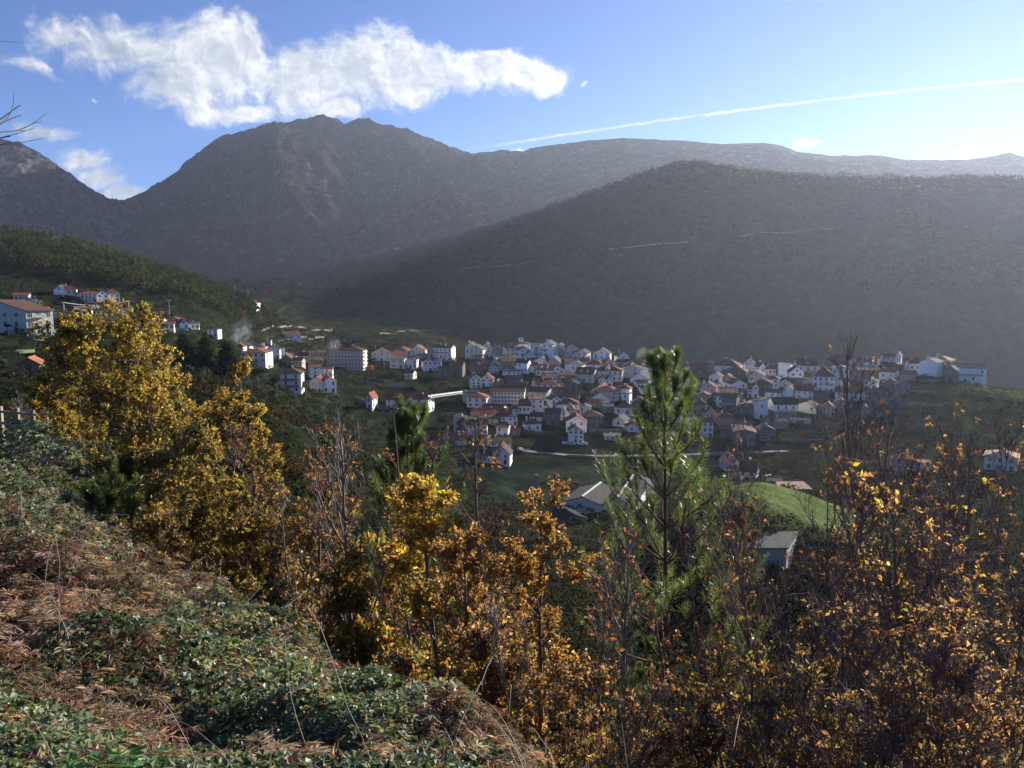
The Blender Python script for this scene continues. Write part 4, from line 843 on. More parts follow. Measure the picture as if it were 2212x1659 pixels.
# hotel
def hotel():
    x0, yb = zd('B', 1035, 434); x1, _ = zd('B', 1368, 434); _, ye = zd('B', 1035, 250); X, Y, Z = hit((x0 + x1) / 2, yb, 345, 560); m = Y / F
    w = (x1 - x0) * m; h = (yb - ye) * m; d = 15
    o = house(X, Y, Z, w * .97, d, h, 'H', 40 / 3.6867 * .8534 * m, 'c', 'b', 0, 0, 'big cream hotel block with five rows of grey balconies and brown roof', .02, 1, None, 2, 'hotel', 'hotel')
    for j in range(5):
        bb = MB(); zz = h * (j + .95) / 5 - .9
        bb.box((0, -.7, zz - .5), (w * .98, 1.4, .2)); bb.box((0, -1.36, zz - .1), (w * .98, .09, .6)); bb.build('balcony', mat('hotel parapet', (.45, .45, .44), .8) if j == 0 else bpy.data.materials['hotel parapet'], o)
        sb = MB(); sb.box((w * .485 + .6, d * .4, zz - .5), (1.2, d * .7, .2)); sb.box((w * .485 + 1.15, d * .4, zz), (.09, d * .7, .9)); sb.build('balcony', bpy.data.materials['hotel parapet'], o)
        for i in range(11):
            put_window(o, -w * .46 + w * .92 * i / 10, 0, h * (j + .55) / 5, 0, 1.0, 1.5)
hotel()
# left apartment block : long block whose gable end faces left-down
def apartment():
    px, py = zd('A', 215, 745); s, t = ray(px, py); Y = 262; X = s * Y; Z = float(hgt(X, Y)); m = Y / F
    zt = at(*zd('A', 215, 590), Y).z; zb = min(Z, at(px, py, Y).z); h = zt - zb
    w = 26.0; yaw = math.radians(-36)
    # local frame : x along the long gable-side wall
    o = empty('apartment_block', (X, Y, zb), 0.0); tag(o, 'large grey-white apartment block with shallow red roof at the left edge', 'apartment block')
    a = MB(); L = 22; Wd = 9.5; ux = Vector((-math.cos(math.radians(25)), math.sin(math.radians(25)), 0)); uy = Vector((math.sin(math.radians(25)), math.cos(math.radians(25)), 0))
    P = [Vector((0, 0, 0)), ux * L, ux * L + uy * Wd, uy * Wd]; mid0 = ux * (L * .72); rh = 3.4
    lo = [p + Vector((0, 0, -6)) for p in P]; hi = [P[0] + Vector((0, 0, h)), P[1] + Vector((0, 0, h)), P[2] + Vector((0, 0, h)), P[3] + Vector((0, 0, h))]
    r0 = mid0 + Vector((0, 0, h + rh)); r1 = mid0 + uy * Wd + Vector((0, 0, h + rh))
    a.poly(lo + hi + [r0, r1], [(1, 0, 4, 8, 5), (0, 3, 7, 4), (3, 2, 6, 9, 7), (2, 1, 5, 6)]); a.build('wall', WM['g'], o)
    rb = MB(); e = Vector((0, 0, .3)); ov = uy * .5; dx = (hi[0] - r0).normalized() * .7; dy = (hi[1] - r0).normalized() * .7
    slab(rb, [r0 - ov + e, hi[0] - ov + dx + e, hi[3] + ov + dx + e, r1 + ov + e], .25); slab(rb, [r1 + ov + e, hi[2] + ov + dy + e, hi[1] - ov + dy + e, r0 - ov + e], .25); rb.build('roof', RM['b'], o)
    a1 = math.atan2(-ux.y, -ux.x); a2 = math.atan2(uy.y, uy.x)
    for j in range(3):
        zz = h * (j + .55) / 3
        for q in (5, 11, 17): p = ux * q; put_window(o, p.x, p.y, zz, a1, 1.7, 1.3)
        for q in (1.5, 4.6, 7.8): p = uy * q; put_window(o, p.x, p.y, zz, a2, 1.2, 1.5)
        p = uy * 4.7 + Vector((.6, -.45, 0)); bb = MB(); bb.box((p.x, p.y, zz - .9), (4.0, 1.0, .18), 0, a2); bb.box((p.x + .36, p.y - .3, zz - .4), (4.0, .08, .9), 0, a2); bb.build('balcony', m_rail, o)
apartment()
# ivy-less stone shed with red roof in the left meadow
def field_shed():
    X, Y, Z = hit(*zd('A', 235, 1108), 150, 245); m = Y / F; w = 150 / 3.16 * .8534 * m; h = 105 / 3.16 * .8534 * m
    o = house(X, Y, Z, w, 6.0, h * .86, 'G', 1.2, 's', 'o', 0, 0, 'roofed stone shed with red tiles in the dark green meadow at left', .35, 1, None, 0, 'shed', 'stone_shed')
    db = MB(); db.box((-.2, -.05, 1.4), (1.2, .14, 2.6)); db.build('door', m_door, o)
    bb = MB(); bb.box((w * .5 + .9, 2.2, h * .62), (1.8, 3.2, .15)); [bb.box((w * .5 + 1.7, 2.2 + k, h * .78), (.1, .1, h * .36)) for k in (-1.5, -.5, .5, 1.5)]; bb.box((w * .5 + 1.7, 2.2, h * .95), (.1, 3.2, .12)); bb.build('wooden_gallery', m_frame, o)
field_shed()
# factory in the valley bottom
def factory():
    def shed(lab, ax, ay, Y, w, hw, rise, d, yaw, wl, rf, wins, name='factory_shed', ridge=True):
        p = at(*zd('P', ax, ay), Y)                       # front apex of the gable
        z0 = p.z - hw - rise; o = house(p.x, Y, z0, w, d, hw, 'G', rise, wl, rf, 0, 0, lab, yaw, 1, 'old factory buildings in the valley bottom', 0, 'factory building', name, found=8)
        for x, z, ww, hh in wins:
            wb = MB(); wb.box((0, -.04, 0), (ww + .2, .1, hh + .2), 0); wb.box((0, -.08, 0), (ww, .1, hh), 1)
            for q in range(1, 4): wb.box((-ww / 2 + ww * q / 4, -.14, 0), (.08, .05, hh), 0)
            for q in range(1, 3): wb.box((0, -.14, -hh / 2 + hh * q / 3), (ww, .05, .08), 0)
            wo_ = wb.build('window', [m_frame, m_glass], o); wo_.location = (x, 0, z)
        if ridge:
            rb = MB(); rb.box((0, d / 2, hw + rise + .42), (.7, d + 1, .22)); rb.build('ridge_cap', m_chim, o)
        return o
    shed('pale gabled factory hall with brown roof and light ridge, left in the valley', 690, 600, 244, 14.5, 7.5, 2.2, 20, -.40, 'u', 'g', [(-4.3, 6.2, 2.5, 1.2), (2.6, 6.0, 2.5, 1.2), (4.6, 3.0, 1.6, 1.5)])
    o = shed('factory hall with steep dark slate roof and yellowish ridge line', 1190, 605, 238, 9.4, 11, 2.7, 30, -.30, 'u', 'k', [(-1.6, 7.0, 1.5, 1.6), (-2.2, 3.6, 1.4, 1.8), (.8, 3.6, 1.8, 1.6)])
    fr = MB(); fr.box((0, -.5, 8.9), (10, 1.1, .9)); fr.build('canopy', RM['k'], o)
    shed('small weathered concrete gabled building with dark roof in front of the factory', 545, 835, 226, 9.2, 11, 1.9, 9, .32, 'g', 'k', [(-2.4, 6.6, .8, 1.6), (.2, 6.6, 1.0, 1.7), (-2.4, 2.6, .8, 1.4), (.2, 2.6, 1.0, 1.5)], ridge=False)
    # long low wing going right
    p = at(*zd('P', 1120, 1130), 232); q = at(*zd('P', 1900, 1290), 222); L = math.hypot(q.x - p.x, q.y - p.y); yaw = math.atan2(q.y - p.y, q.x - p.x)
    mid = (p + q) / 2; o = house(mid.x, mid.y, min(p.z, q.z) - .5, L, 9, 5.6, 'S', 1.6, 'w', 'k', 0, 0, 'long low factory wing with a band of paned windows behind the pine', yaw, 1, 'old factory buildings in the valley bottom', 0, 'factory building', 'factory_wing', found=8)
    n = 9
    for i in range(n):
        wb = MB(); ww, hh = L / n * .8, 1.9; wb.box((0, -.04, 0), (ww + .2, .1, hh + .2), 0); wb.box((0, -.08, 0), (ww, .1, hh), 1)
        for k in range(1, 4): wb.box((-ww / 2 + ww * k / 4, -.14, 0), (.08, .05, hh), 0)
        wb.box((0, -.14, 0), (ww, .05, .08), 0); wo_ = wb.build('window', [m_frame, m_glass], o); wo_.location = (-L / 2 + L * (i + .5) / n, 0, 3.8)
    # tin roof hall to the right of the pine
    p = at(1656, 1190, 140); o = house(p.x, p.y, p.z - 2.6, 7, 11, 2.4, 'M', 1.2, 'g', 'g', 0, 0, 'tin-roofed hall glinting behind the bare branches right of the pine', -.5, -1, 'old factory buildings in the valley bottom', 0, 'factory building', 'tin_hall', found=10)
    p = at(1388, 1046, 275); o = house(p.x, p.y, p.z - 5, 8, 9, 4.2, 'G', 1.6, 'g', 'g', 1, 1, 'small grey gabled house behind the steep-roofed factory hall', -.1, 1, None, 0, 'house', 'house', found=6)
factory()
# ------------------------------------------------------------------ footbridge, roads, poles, fence, walls
m_conc = mat('concrete', (.50, .50, .48), .9, noise=(.8, .5, (.33, .33, .32))); m_metal = mat('dull steel', (.30, .31, .33), .5, .5, metal=.6)
m_wood = mat('weathered wood', (.30, .26, .20), .9, noise=(6, .6, (.16, .13, .10))); m_asph = mat('old asphalt', (.20, .20, .21), .9, noise=(.4, .5, (.13, .13, .13)))
def footbridge():
    a = at(*zd('B', 1968, 690), 402); b_ = at(*zd('C', 262, 646), 440); o = empty('footbridge', tuple(a)); tag(o, 'long thin white footbridge rising from the balconied block to the grey block', 'footbridge')
    v = b_ - a; mb = MB(); mb.bar((0, 0, 0), tuple(v), 2.0, .35); mb.build('deck', m_conc, o)
    rl = MB(); n = 26
    for sy in (-.95, .95):
        rl.bar((0, sy, 1.0), (v.x, v.y + sy, v.z + 1.0), .07, .5)
        for i in range(n + 1): f = i / n; rl.box((v.x * f, v.y * f + sy, v.z * f + .55), (.09, .09, 1.1))
    rl.build('railing', mat('white rail', (.8, .8, .8), .6), o)
    pm = MB(); q = v * .06; zb = float(hgt(a.x + q.x, a.y + q.y)) - a.z - 1
    for sx, sy in ((-.8, -.8), (.8, -.8), (.8, .8), (-.8, .8)): pm.bar((q.x + sx, q.y + sy, zb), (q.x + sx, q.y + sy, q.z), .18)
    z = zb
    while z < q.z - 2: pm.bar((q.x - .8, q.y - .8, z), (q.x + .8, q.y - .8, z + 2), .1); pm.bar((q.x + .8, q.y - .8, z), (q.x - .8, q.y - .8, z + 2), .1); z += 2
    pm.build('lattice_pier', m_metal, o)
footbridge()
def ribbon(name, pts, width, m, y0, y1, lift=.25, sub=12, kind='structure', skirt=1.5):
    P = [hit(px, py, y0, y1) for px, py in pts]; P = np.array([(p[0], p[1]) for p in P])
    k = np.linspace(0, len(P) - 1, (len(P) - 1) * sub + 1); X = np.interp(k, range(len(P)), P[:, 0]); Y = np.interp(k, range(len(P)), P[:, 1])
    for _ in range(3 if y0 < 800 else 60): X[1:-1] = (X[:-2] + X[1:-1] * 2 + X[2:]) / 4; Y[1:-1] = (Y[:-2] + Y[1:-1] * 2 + Y[2:]) / 4
    dx = np.gradient(X); dy = np.gradient(Y); L = np.hypot(dx, dy); nx_, ny_ = -dy / L * width / 2, dx / L * width / 2
    Z = np.maximum(np.maximum(hgt(X + nx_, Y + ny_), hgt(X - nx_, Y - ny_)), hgt(X, Y)) + lift
    for _ in range(1 if y0 < 800 else 20): Z[1:-1] = (Z[:-2] + Z[1:-1] * 2 + Z[2:]) / 4
    n = len(X); rowsV = [np.stack([X + a * nx_, Y + a * ny_, Z - c], -1) for a, c in ((-1.02, skirt), (-1, 0), (1, 0), (1.02, skirt))]
    Vv = np.concatenate(rowsV); i = np.arange(n - 1); Fv = np.concatenate([np.stack([b * n + i, b * n + i + 1, (b + 1) * n + i + 1, (b + 1) * n + i], -1) for b in range(3)])
    return tag(mesh_np(name, Vv, Fv, [m]), kind=kind)
ribbon('road', [zd('C', x, y) for x, y in ((780, 1165), (860, 1190), (960, 1206), (1150, 1225), (1400, 1238), (1750, 1241), (2100, 1236), (2450, 1225), (2800, 1210), (3300, 1195))], 3.6, m_asph, 250, 420)
m_dirt = mat('pale track', (.15, .135, .115), .95, noise=(.1, .6, (.12, .10, .08)))
for pts in ([(997, 588), (1030, 581), (1073, 577), (1115, 571), (1155, 565)], [(1300, 541), (1360, 535), (1418, 531), (1489, 525)], [(1593, 513), (1650, 506), (1712, 500), (1800, 498)]):
    ribbon('mountain_track', pts, 3.0, m_dirt, 900, 1600, 1.2, 10)
ribbon('mountain_track', [(680, 415), (740, 425), (790, 430)], 5, m_dirt, 2300, 3400, 2, 10)
ribbon('hillside_road', [zd('A', x, y) for x, y in ((560, 585), (700, 578), (850, 572), (1000, 575))], 4.5, m_dirt, 330, 560, .5)
ribbon('meadow_path', [zd('A', x, y) for x, y in ((0, 925), (120, 925), (210, 912))], 5.5, mat('pale green path', (.16, .20, .08), .95), 150, 330, .3)
def pole(k, x, ybot, ytop, lab, Yr, wood=True, arms=1):
    px, py = zd(k, x, ybot); X, Y, Z = hit(px, py, *Yr); h = (ybot - ytop) / ZO[k][2] * .8534 * Y / F
    o = empty('utility_pole', (X, Y, Z)); tag(o, lab, 'utility pole', 'utility poles on the left hillside')
    V_ = MB(); n = 8; a = [(math.cos(6.283 * i / n), math.sin(6.283 * i / n)) for i in range(n)]; r0, r1 = .32, .2
    V_.poly([(r0 * c, r0 * s, -1) for c, s in a] + [(r1 * c, r1 * s, h) for c, s in a], [(i, (i + 1) % n, n + (i + 1) % n, n + i) for i in range(n)] + [tuple(range(n, 2 * n))]); V_.build('pole', m_wood if wood else m_conc, o)
    c = MB(); c.box((0, 0, h - .5), (2.2, .2, .2)); [c.box((q, 0, h - .25), (.14, .14, .35)) for q in (-.9, 0, .9)]; c.build('crossarm', m_metal, o)
    return Vector((X, Y, Z + h - .3))
T1 = pole('A', 1355, 638, 505, 'tall wooden utility pole above the descending row of houses', (380, 520))
T2 = pole('A', 1030, 590, 508, 'light concrete utility pole beside the long red-roofed house', (350, 520), False)
T3 = pole('A', 512, 600, 520, 'concrete pole between pink warehouse and hillside houses', (320, 500), False)
pole('A', 808, 590, 472, 'white concrete pole in front of the hillside cluster', (340, 520), False)
pole('A', 284, 590, 505, 'thin pole behind the right end of the apartment block', (330, 500)); pole('A', 316, 590, 508, 'second thin pole just right of the apartment block roof', (330, 500))
pole('D', 900, 1160, 1030, 'concrete lamp-like pole before the large brown stone house', (350, 420), False)
for k, x, yb, yt, lab in (('C', 1090, 700, 640, 'thin pole beside the rusty-roofed hut'), ('C', 640, 580, 520, 'slim pole above the long weathered block'), ('C', 1500, 930, 850, 'pole behind the garden right of the foremost house'),
    ('D', 1480, 560, 490, 'slim pole left of the white mansion'), ('D', 690, 930, 870, 'slim pole above the lower cluster'), ('B', 1560, 420, 360, 'pole between hotel and hillside row houses'), ('C', 1500, 1295, 1165, 'thin pole standing in the field below the valley road'), ('C', 1640, 1300, 1190, 'second thin pole in the field near the pine')):
    pole(k, x, yb, yt, lab, (270, 590), False)
def wires(a, b_, lab):
    mb = MB(); n = 16
    for dz in (0, .35):
        pr = None
        for i in range(n + 1):
            f = i / n; p = a.lerp(b_, f) + Vector((dz * 2, 0, -4 * f * (1 - f) * 1.8 + .1)); 
            if pr is not None: mb.bar(pr, p, .07)
            pr = p
    o = mb.build('power_line', m_metal); tag(o, lab, 'power line')
wires(T1, T2, 'sagging wires between the tall wooden pole and the concrete pole')
wires(T2, T3, 'sagging wires from the concrete pole towards the pink warehouse pole')
def pylon(x, ybot, ytop, lab):
    px, py = zd('A', x, ybot); X, Y, Z = hit(px, py, 560, 690); h = (ybot - ytop) / 3.16 * .8534 * Y / F
    o = empty('pylon', (X, Y, Z)); tag(o, lab, 'pylon'); b = 1.9; mb = MB()
    for a, c in ((-1, -1), (1, -1), (1, 1), (-1, 1)): mb.bar((a * b, c * b, -1), (a * .25, c * .25, h), .2)
    for i in range(8):
        f0, f1 = i / 8, (i + 1) / 8; w0 = b + (.25 - b) * f0; w1 = b + (.25 - b) * f1
        for c in (-1, 1): mb.bar((-w0, c * w0, h * f0), (w1, c * w1, h * f1), .11); mb.bar((w0, c * w0, h * f0), (-w1, c * w1, h * f1), .11)
    mb.build('lattice', m_metal, o); ab = MB()
    for z, w in ((h * .82, 5), (h * .93, 3.6)): ab.bar((-w / 2, 0, z), (w / 2, 0, z), .22)
    ab.build('crossarm', m_metal, o)
pylon(1880, 505, 392, 'taller lattice pylon on the wooded spur'); pylon(1985, 505, 415, 'shorter lattice pylon right beside the spur house')
def fence():
    Yf = 39; o = empty('wooden_fence', tuple(at(0, 935, Yf))); tag(o, 'weathered post and rail fence on the bank at the left edge', 'fence')
    xs = [(-75, 872, 935), (-36, 875, 936), (2, 878, 934), (38, 881, 932), (72, 886, 932), (102, 890, 928)]; tops = []
    for px, pt, pb in xs:
        a = at(px, pt, Yf) - o.location; b_ = at(px, pb, Yf) - o.location; mb = MB(); mb.box(((a.x + b_.x) / 2, 0, (a.z + b_.z) / 2 - .3), (.17, .17, a.z - b_.z + .6)); mb.build('post', m_wood, o); tops.append((b_.x, a.z, b_.z))
    for k in (.18, .62):
        mb = MB()
        for (x0, t0_, b0_), (x1, t1_, b1_) in zip(tops[:-1], tops[1:]): mb.bar((x0, -.12, t0_ + (b0_ - t0_) * k), (x1, -.12, t1_ + (b1_ - t1_) * k), .07, .12)
        x1, t1_, b1_ = tops[-1]; mb.bar((x1, -.12, t1_ + (b1_ - t1_) * k), (x1 + .5, -.12, t1_ + (b1_ - t1_) * k - .05), .07, .12)
        mb.build('rail', m_wood, o)
fence()
def ruin():
    a = at(*zd('C', 940, 1530), 262); o = empty('ruined_wall', tuple(a), .4); tag(o, 'ruined stone wall stub standing in the valley bushes', 'ruin')
    mb = MB(); mb.poly([(-2, 0, -3), (2.4, 0, -3), (1.9, 0, 4.6), (-.1, 0, 5.2), (-.6, 0, 2.2), (-1.6, 0, 1.4), (-2, .9, -3), (2.4, .9, -3), (1.9, .9, 4.6), (-.1, .9, 5.2), (-.6, .9, 2.2), (-1.6, .9, 1.4)],
        [(0, 1, 2, 3, 4, 5), (11, 10, 9, 8, 7, 6)] + [(i, 6 + i, 6 + (i + 1) % 6, (i + 1) % 6) for i in range(6)]); mb.build('masonry', WM['t'], o); o.scale = (.75, 1, .9)
ruin()
# garden and terrace walls that show as pale lines between the houses
def wall_line(pts, h, lab, y0, y1, m=None):
    P = [hit(px, py, y0, y1) for px, py in pts]; mb = MB()
    for a, b_ in zip(P[:-1], P[1:]):
        n = max(1, int(math.hypot(b_[0] - a[0], b_[1] - a[1]) / 6)); pr = None
        for i in range(n + 1):
            x = a[0] + (b_[0] - a[0]) * i / n; y = a[1] + (b_[1] - a[1]) * i / n; z = float(hgt(x, y)); q = Vector((x, y, z + h / 2 - .6))
            if pr is not None: mb.bar(pr, q, .45, h + 1.2)
            pr = q
    tag(mb.build('terrace_wall', m or WM['s']), lab, 'wall')
wall_line([zd('D', x, y) for x, y in ((1140, 930), (1300, 925), (1480, 935))], 2.6, 'grey retaining wall behind the branches right of the lower cluster', 350, 470, WM['g'])
wall_line([zd('C', x, y) for x, y in ((1190, 1118), (1300, 1128), (1430, 1128))], 1.2, 'white garden wall at the foot of the foremost house', 345, 420, WM['w'])
wall_line([zd('C', x, y) for x, y in ((1230, 1240), (1500, 1255), (1750, 1262))], 1.0, 'low stone wall below the valley road', 300, 350)
wall_line([zd('C', x, y) for x, y in ((880, 560), (760, 590), (640, 590))], 1.6, 'stone terrace wall above the long weathered block', 380, 560)
wall_line([zd('B', x, y) for x, y in ((1280, 700), (1500, 790), (1600, 800))], 1.8, 'stone terrace wall left of the red-roofed pair', 345, 480)
wall_line([zd('E', x, y) for x, y in ((700, 640), (1000, 640), (1300, 660))], 1.6, 'long stone terrace wall under the right village end', 350, 500)

# thin chimney smoke
def smoke(px, py, Y, w, h, lab):
    p = at(px, py, Y); rng = np.random.default_rng(int(px)); n = 7; Vs, Fs, o = [], [], 0
    m = bpy.data.materials.get('chimney smoke')
    if m is None:
        m = bpy.data.materials.new('chimney smoke'); m.use_nodes = True; t = NT(m.node_tree); t.n.clear(); v = t.node('ShaderNodeVolumePrincipled'); v.inputs['Color'].default_value = (.85, .9, 1, 1); v.inputs['Anisotropy'].default_value = .3
        tc = t.node('ShaderNodeTexCoord').outputs['Object']; ln = t.vmath('LENGTH', t.vmath('MULTIPLY', tc, (1, 1, 1)))
        d = t.math('MULTIPLY', t.math('SUBTRACT', 1.0, ln, clamp=True), t.smooth(t.noise(tc, 2.2, 4, .6, .8), .42, .7)); t.set(v.inputs['Density'], t.math('MULTIPLY', d, .12)); ou = t.node('ShaderNodeOutputMaterial'); t.l.new(v.outputs[0], ou.inputs['Volume'])
    k, l = 10, 14; V = [(0, 0, 1.)] + [(math.sin(math.pi * i / k) * math.cos(6.2832 * j / l), math.sin(math.pi * i / k) * math.sin(6.2832 * j / l), math.cos(math.pi * i / k)) for i in range(1, k) for j in range(l)] + [(0, 0, -1.)]
    F_ = [(0, 1 + j, 1 + (j + 1) % l) for j in range(l)] + [(1 + i * l + j, 1 + (i + 1) * l + j, 1 + (i + 1) * l + (j + 1) % l, 1 + i * l + (j + 1) % l) for i in range(k - 2) for j in range(l)] + [(1 + (k - 2) * l + (j + 1) % l, 1 + (k - 2) * l + j, len(V) - 1) for j in range(l)]
    me = bpy.data.meshes.new('smoke'); me.from_pydata(V, [], F_); me.materials.append(m); ob = link(bpy.data.objects.new('smoke', me)); ob.location = p; ob.scale = (w, w * .8, h); ob.rotation_euler = (0, .5, 0); tag(ob, kind='stuff')
smoke(520, 722, 470, 7, 12, 'a'); smoke(722, 744, 500, 5, 6, 'b'); smoke(1384, 762, 570, 4, 6, 'c')

wall_line([zd('C', x, y) for x, y in ((60, 860), (180, 850), (300, 842))], 1.4, 'terrace wall under the slanting-roofed house field', 345, 480)
wall_line([zd('C', x, y) for x, y in ((1440, 1010), (1600, 1018), (1780, 1010))], 1.6, 'dark garden wall right of the foremost house', 345, 430)
wall_line([zd('C', x, y) for x, y in ((820, 1010), (960, 1030), (1150, 1020))], 1.4, 'garden wall left of the foremost house', 345, 430)
wall_line([zd('D', x, y) for x, y in ((1370, 720), (1520, 735), (1700, 730))], 1.8, 'terrace wall below the great white mansion', 350, 520)
wall_line([zd('D', x, y) for x, y in ((1200, 1095), (1400, 1110), (1600, 1105))], 1.6, 'stone wall above the road behind the bare branches', 345, 420)
wall_line([zd('E', x, y) for x, y in ((600, 760), (900, 770), (1250, 790))], 1.6, 'second stone terrace wall down the right slope', 300, 470)
wall_line([zd('E', x, y) for x, y in ((500, 900), (850, 920), (1300, 930))], 1.6, 'third stone terrace wall lower on the right slope', 280, 430)
wall_line([zd('B', x, y) for x, y in ((1370, 560), (1550, 600), (1750, 600))], 1.6, 'terrace wall below the orange autumn tree', 345, 520)
for i, (pts, nm) in enumerate([([(565, 716), (640, 708), (720, 712)], 'upper'), ([(600, 738), (700, 730), (790, 734)], 'lower'), ([(820, 722), (900, 716), (1010, 720)], 'right hand')]):
    wall_line(pts, 1.6, nm + ' pale terrace wall on the slope behind the hotel', 560, 1000)
def car():
    X, Y, Z = hit(*zd('A', 440, 772), 235, 330); o = empty('parked_car', (X, Y, Z), .5); tag(o, 'white parked car beside the lane right of the apartment block', 'car')
    b = MB(); b.poly([(-2.1, -.85, .35), (2.1, -.85, .35), (2.15, -.85, .8), (1.2, -.82, .95), (.6, -.7, 1.45), (-1.2, -.7, 1.45), (-1.9, -.82, .95), (-2.15, -.85, .85), (-2.1, .85, .35), (2.1, .85, .35), (2.15, .85, .8), (1.2, .82, .95), (.6, .7, 1.45), (-1.2, .7, 1.45), (-1.9, .82, .95), (-2.15, .85, .85)],
        [tuple(range(8)), tuple(range(15, 7, -1))] + [(i, 8 + i, 8 + (i + 1) % 8, (i + 1) % 8) for i in range(8)]); b.build('body', mat('car paint', (.8, .8, .8), .3, .5), o)
    w = MB(); w.box((-.3, 0, 1.2), (1.7, 1.62, .34)); w.build('window', m_glass, o)
    for a in (-1.3, 1.3):
        for c in (-.8, .8):
            q = MB(); n = 12; P = [(a + .33 * math.cos(6.283 * i / n), c + d, .33 + .33 * math.sin(6.283 * i / n)) for d in (-.1, .1) for i in range(n)]; q.poly(P, [tuple(range(n)), tuple(range(2 * n - 1, n - 1, -1))] + [(i, n + i, n + (i + 1) % n, (i + 1) % n) for i in range(n)]); q.build('wheel', m_glass, o)
car()
# ------------------------------------------------------------------ vegetation tools
m_bark = mat('dark bark', (.15, .105, .09), .9, .15, (14, .7, (.21, .165, .14)), (30, .6, .01)); m_barkp = mat('pine bark', (.10, .055, .038), .9, .15, (9, .7, (.20, .13, .09)), (22, .8, .02))
m_twig = mat('pale grey bark', (.17, .145, .125), .7, .3, (12, .6, (.26, .23, .20)))
m_leaf = leaf_mat('oak leaves', .6, .42, .4); m_needle = leaf_mat('pine needles', .35, .35, .5); m_far = leaf_mat('distant foliage', .3, 1.0, .0)
m_bram = leaf_mat('bramble leaves', .35, .52, .35); m_fern = leaf_mat('dead bracken', .45, .7, .15)
UP = np.array([0, 0, 1.0])
def unit(v): return v / np.maximum(np.linalg.norm(v, axis=-1, keepdims=True), 1e-9)
def grow(S, D, L, n, up, wob, rng):
    P = [S]; d = unit(D); p = S
    for k in range(n):
        d = unit(d + UP * (up / n) + rng.normal(0, wob, d.shape)); p = p + d * (L / n)[:, None]; P.append(p)
    return np.stack(P, 1)
def tubes(P, r0, r1, sides=4):
    M, n, _ = P.shape; T = unit(np.gradient(P, axis=1)); ref = np.where(np.abs(T[..., 2:3]) > .9, np.array([1., 0, 0]), UP)
    A = unit(np.cross(T, ref)); B = np.cross(T, A); f = np.linspace(0, 1, n)[None, :, None]; R = r0[:, None, None] * (1 - f) + r1[:, None, None] * f
    V = np.stack([P + R * (math.cos(a) * A + math.sin(a) * B) for a in np.arange(sides) * 2 * math.pi / sides], 2)
    base = (np.arange(M)[:, None, None] * n + np.arange(n - 1)[None, :, None]) * sides; k = np.arange(sides)[None, None, :]; k2 = (k + 1) % sides
    Fq = np.stack([base + k, base + k2, base + sides + k2, base + sides + k], -1).reshape(-1, 4)
    return V.reshape(-1, 3), Fq
def join(parts):
    Vs, Fs, o = [], [], 0
    for V, F_ in parts: Vs.append(V); Fs.append(F_ + o); o += len(V)
    return np.concatenate(Vs), np.concatenate(Fs)
def leaves(P, D, N, L, Wd, fold=.12):
    """P base, D direction, N normal hint; 5 vertices and 2 folded quads each"""
    D = unit(D); S = unit(np.cross(D, N)); N2 = np.cross(S, D); L = L[:, None]; w = Wd[:, None]
    V = np.stack([P, P + D * L * .5 - S * w * .5 + N2 * w * fold * 2, P + D * L, P + D * L * .5 + S * w * .5 + N2 * w * fold * 2, P + D * L * .52], 1).reshape(-1, 3)
    b = np.arange(len(P))[:, None] * 5; Fq = np.concatenate([b + np.array([[0, 4, 2, 1]]), b + np.array([[0, 3, 2, 4]])]); return V, Fq
def pick(pal, n, rng, jit=.18):
    w = np.array([p[0] for p in pal]); c = np.array([p[1] for p in pal]); i = rng.choice(len(pal), n, p=w / w.sum())
    return np.clip(c[i] * rng.uniform(1 - jit * 1.5, 1 + jit * 1.5, (n, 1)) * rng.uniform(1 - jit * .5, 1 + jit * .5, (n, 3)), .004, .95)
def quads(C, size, N, rng, asp=.8):
    R = unit(rng.normal(size=C.shape)); A = unit(np.cross(N, R)); B = np.cross(N, A); a = A * size[:, None] * .5; b = B * size[:, None] * .5 * asp
    V = np.stack([C - a, C - b * .9 + a * .15, C + a, C + b], 1).reshape(-1, 3); i = np.arange(len(C))[:, None] * 4
    return V, i + np.arange(4)[None]
def bushes(C, R, H, m, cols, rng, qs=.5, cone=0.0, low=-.3):
    """leafy domes: C foot (n,3), R radius, H height; m leaf clumps each"""
    n = len(C); u = unit(rng.normal(size=(n, m, 3))); u[..., 2] = np.where(u[..., 2] < low, -u[..., 2], u[..., 2]); rad = rng.uniform(.62, 1.0, (n, m, 1)) * (1 + .35 * rng.normal(size=(n, m, 1)) * .4)
    q = u * rad; zz = (q[..., 2:3] * .5 + .5); tap = 1 - cone * zz
    Pp = C[:, None, :] + np.concatenate([q[..., :2] * tap * R[:, None, None], zz * H[:, None, None]], -1)
    sz = (R[:, None] * qs * rng.uniform(.6, 1.4, (n, m))).ravel(); N = unit(u.reshape(-1, 3) * .8 + rng.normal(0, .6, (n * m, 3)) + UP * .4)
    V, Fq = quads(Pp.reshape(-1, 3), sz, N, rng, .8); c = np.repeat(cols, m, 0) * rng.uniform(.6, 1.4, (n * m, 1)); return V, Fq, np.repeat(c, 4, 0)

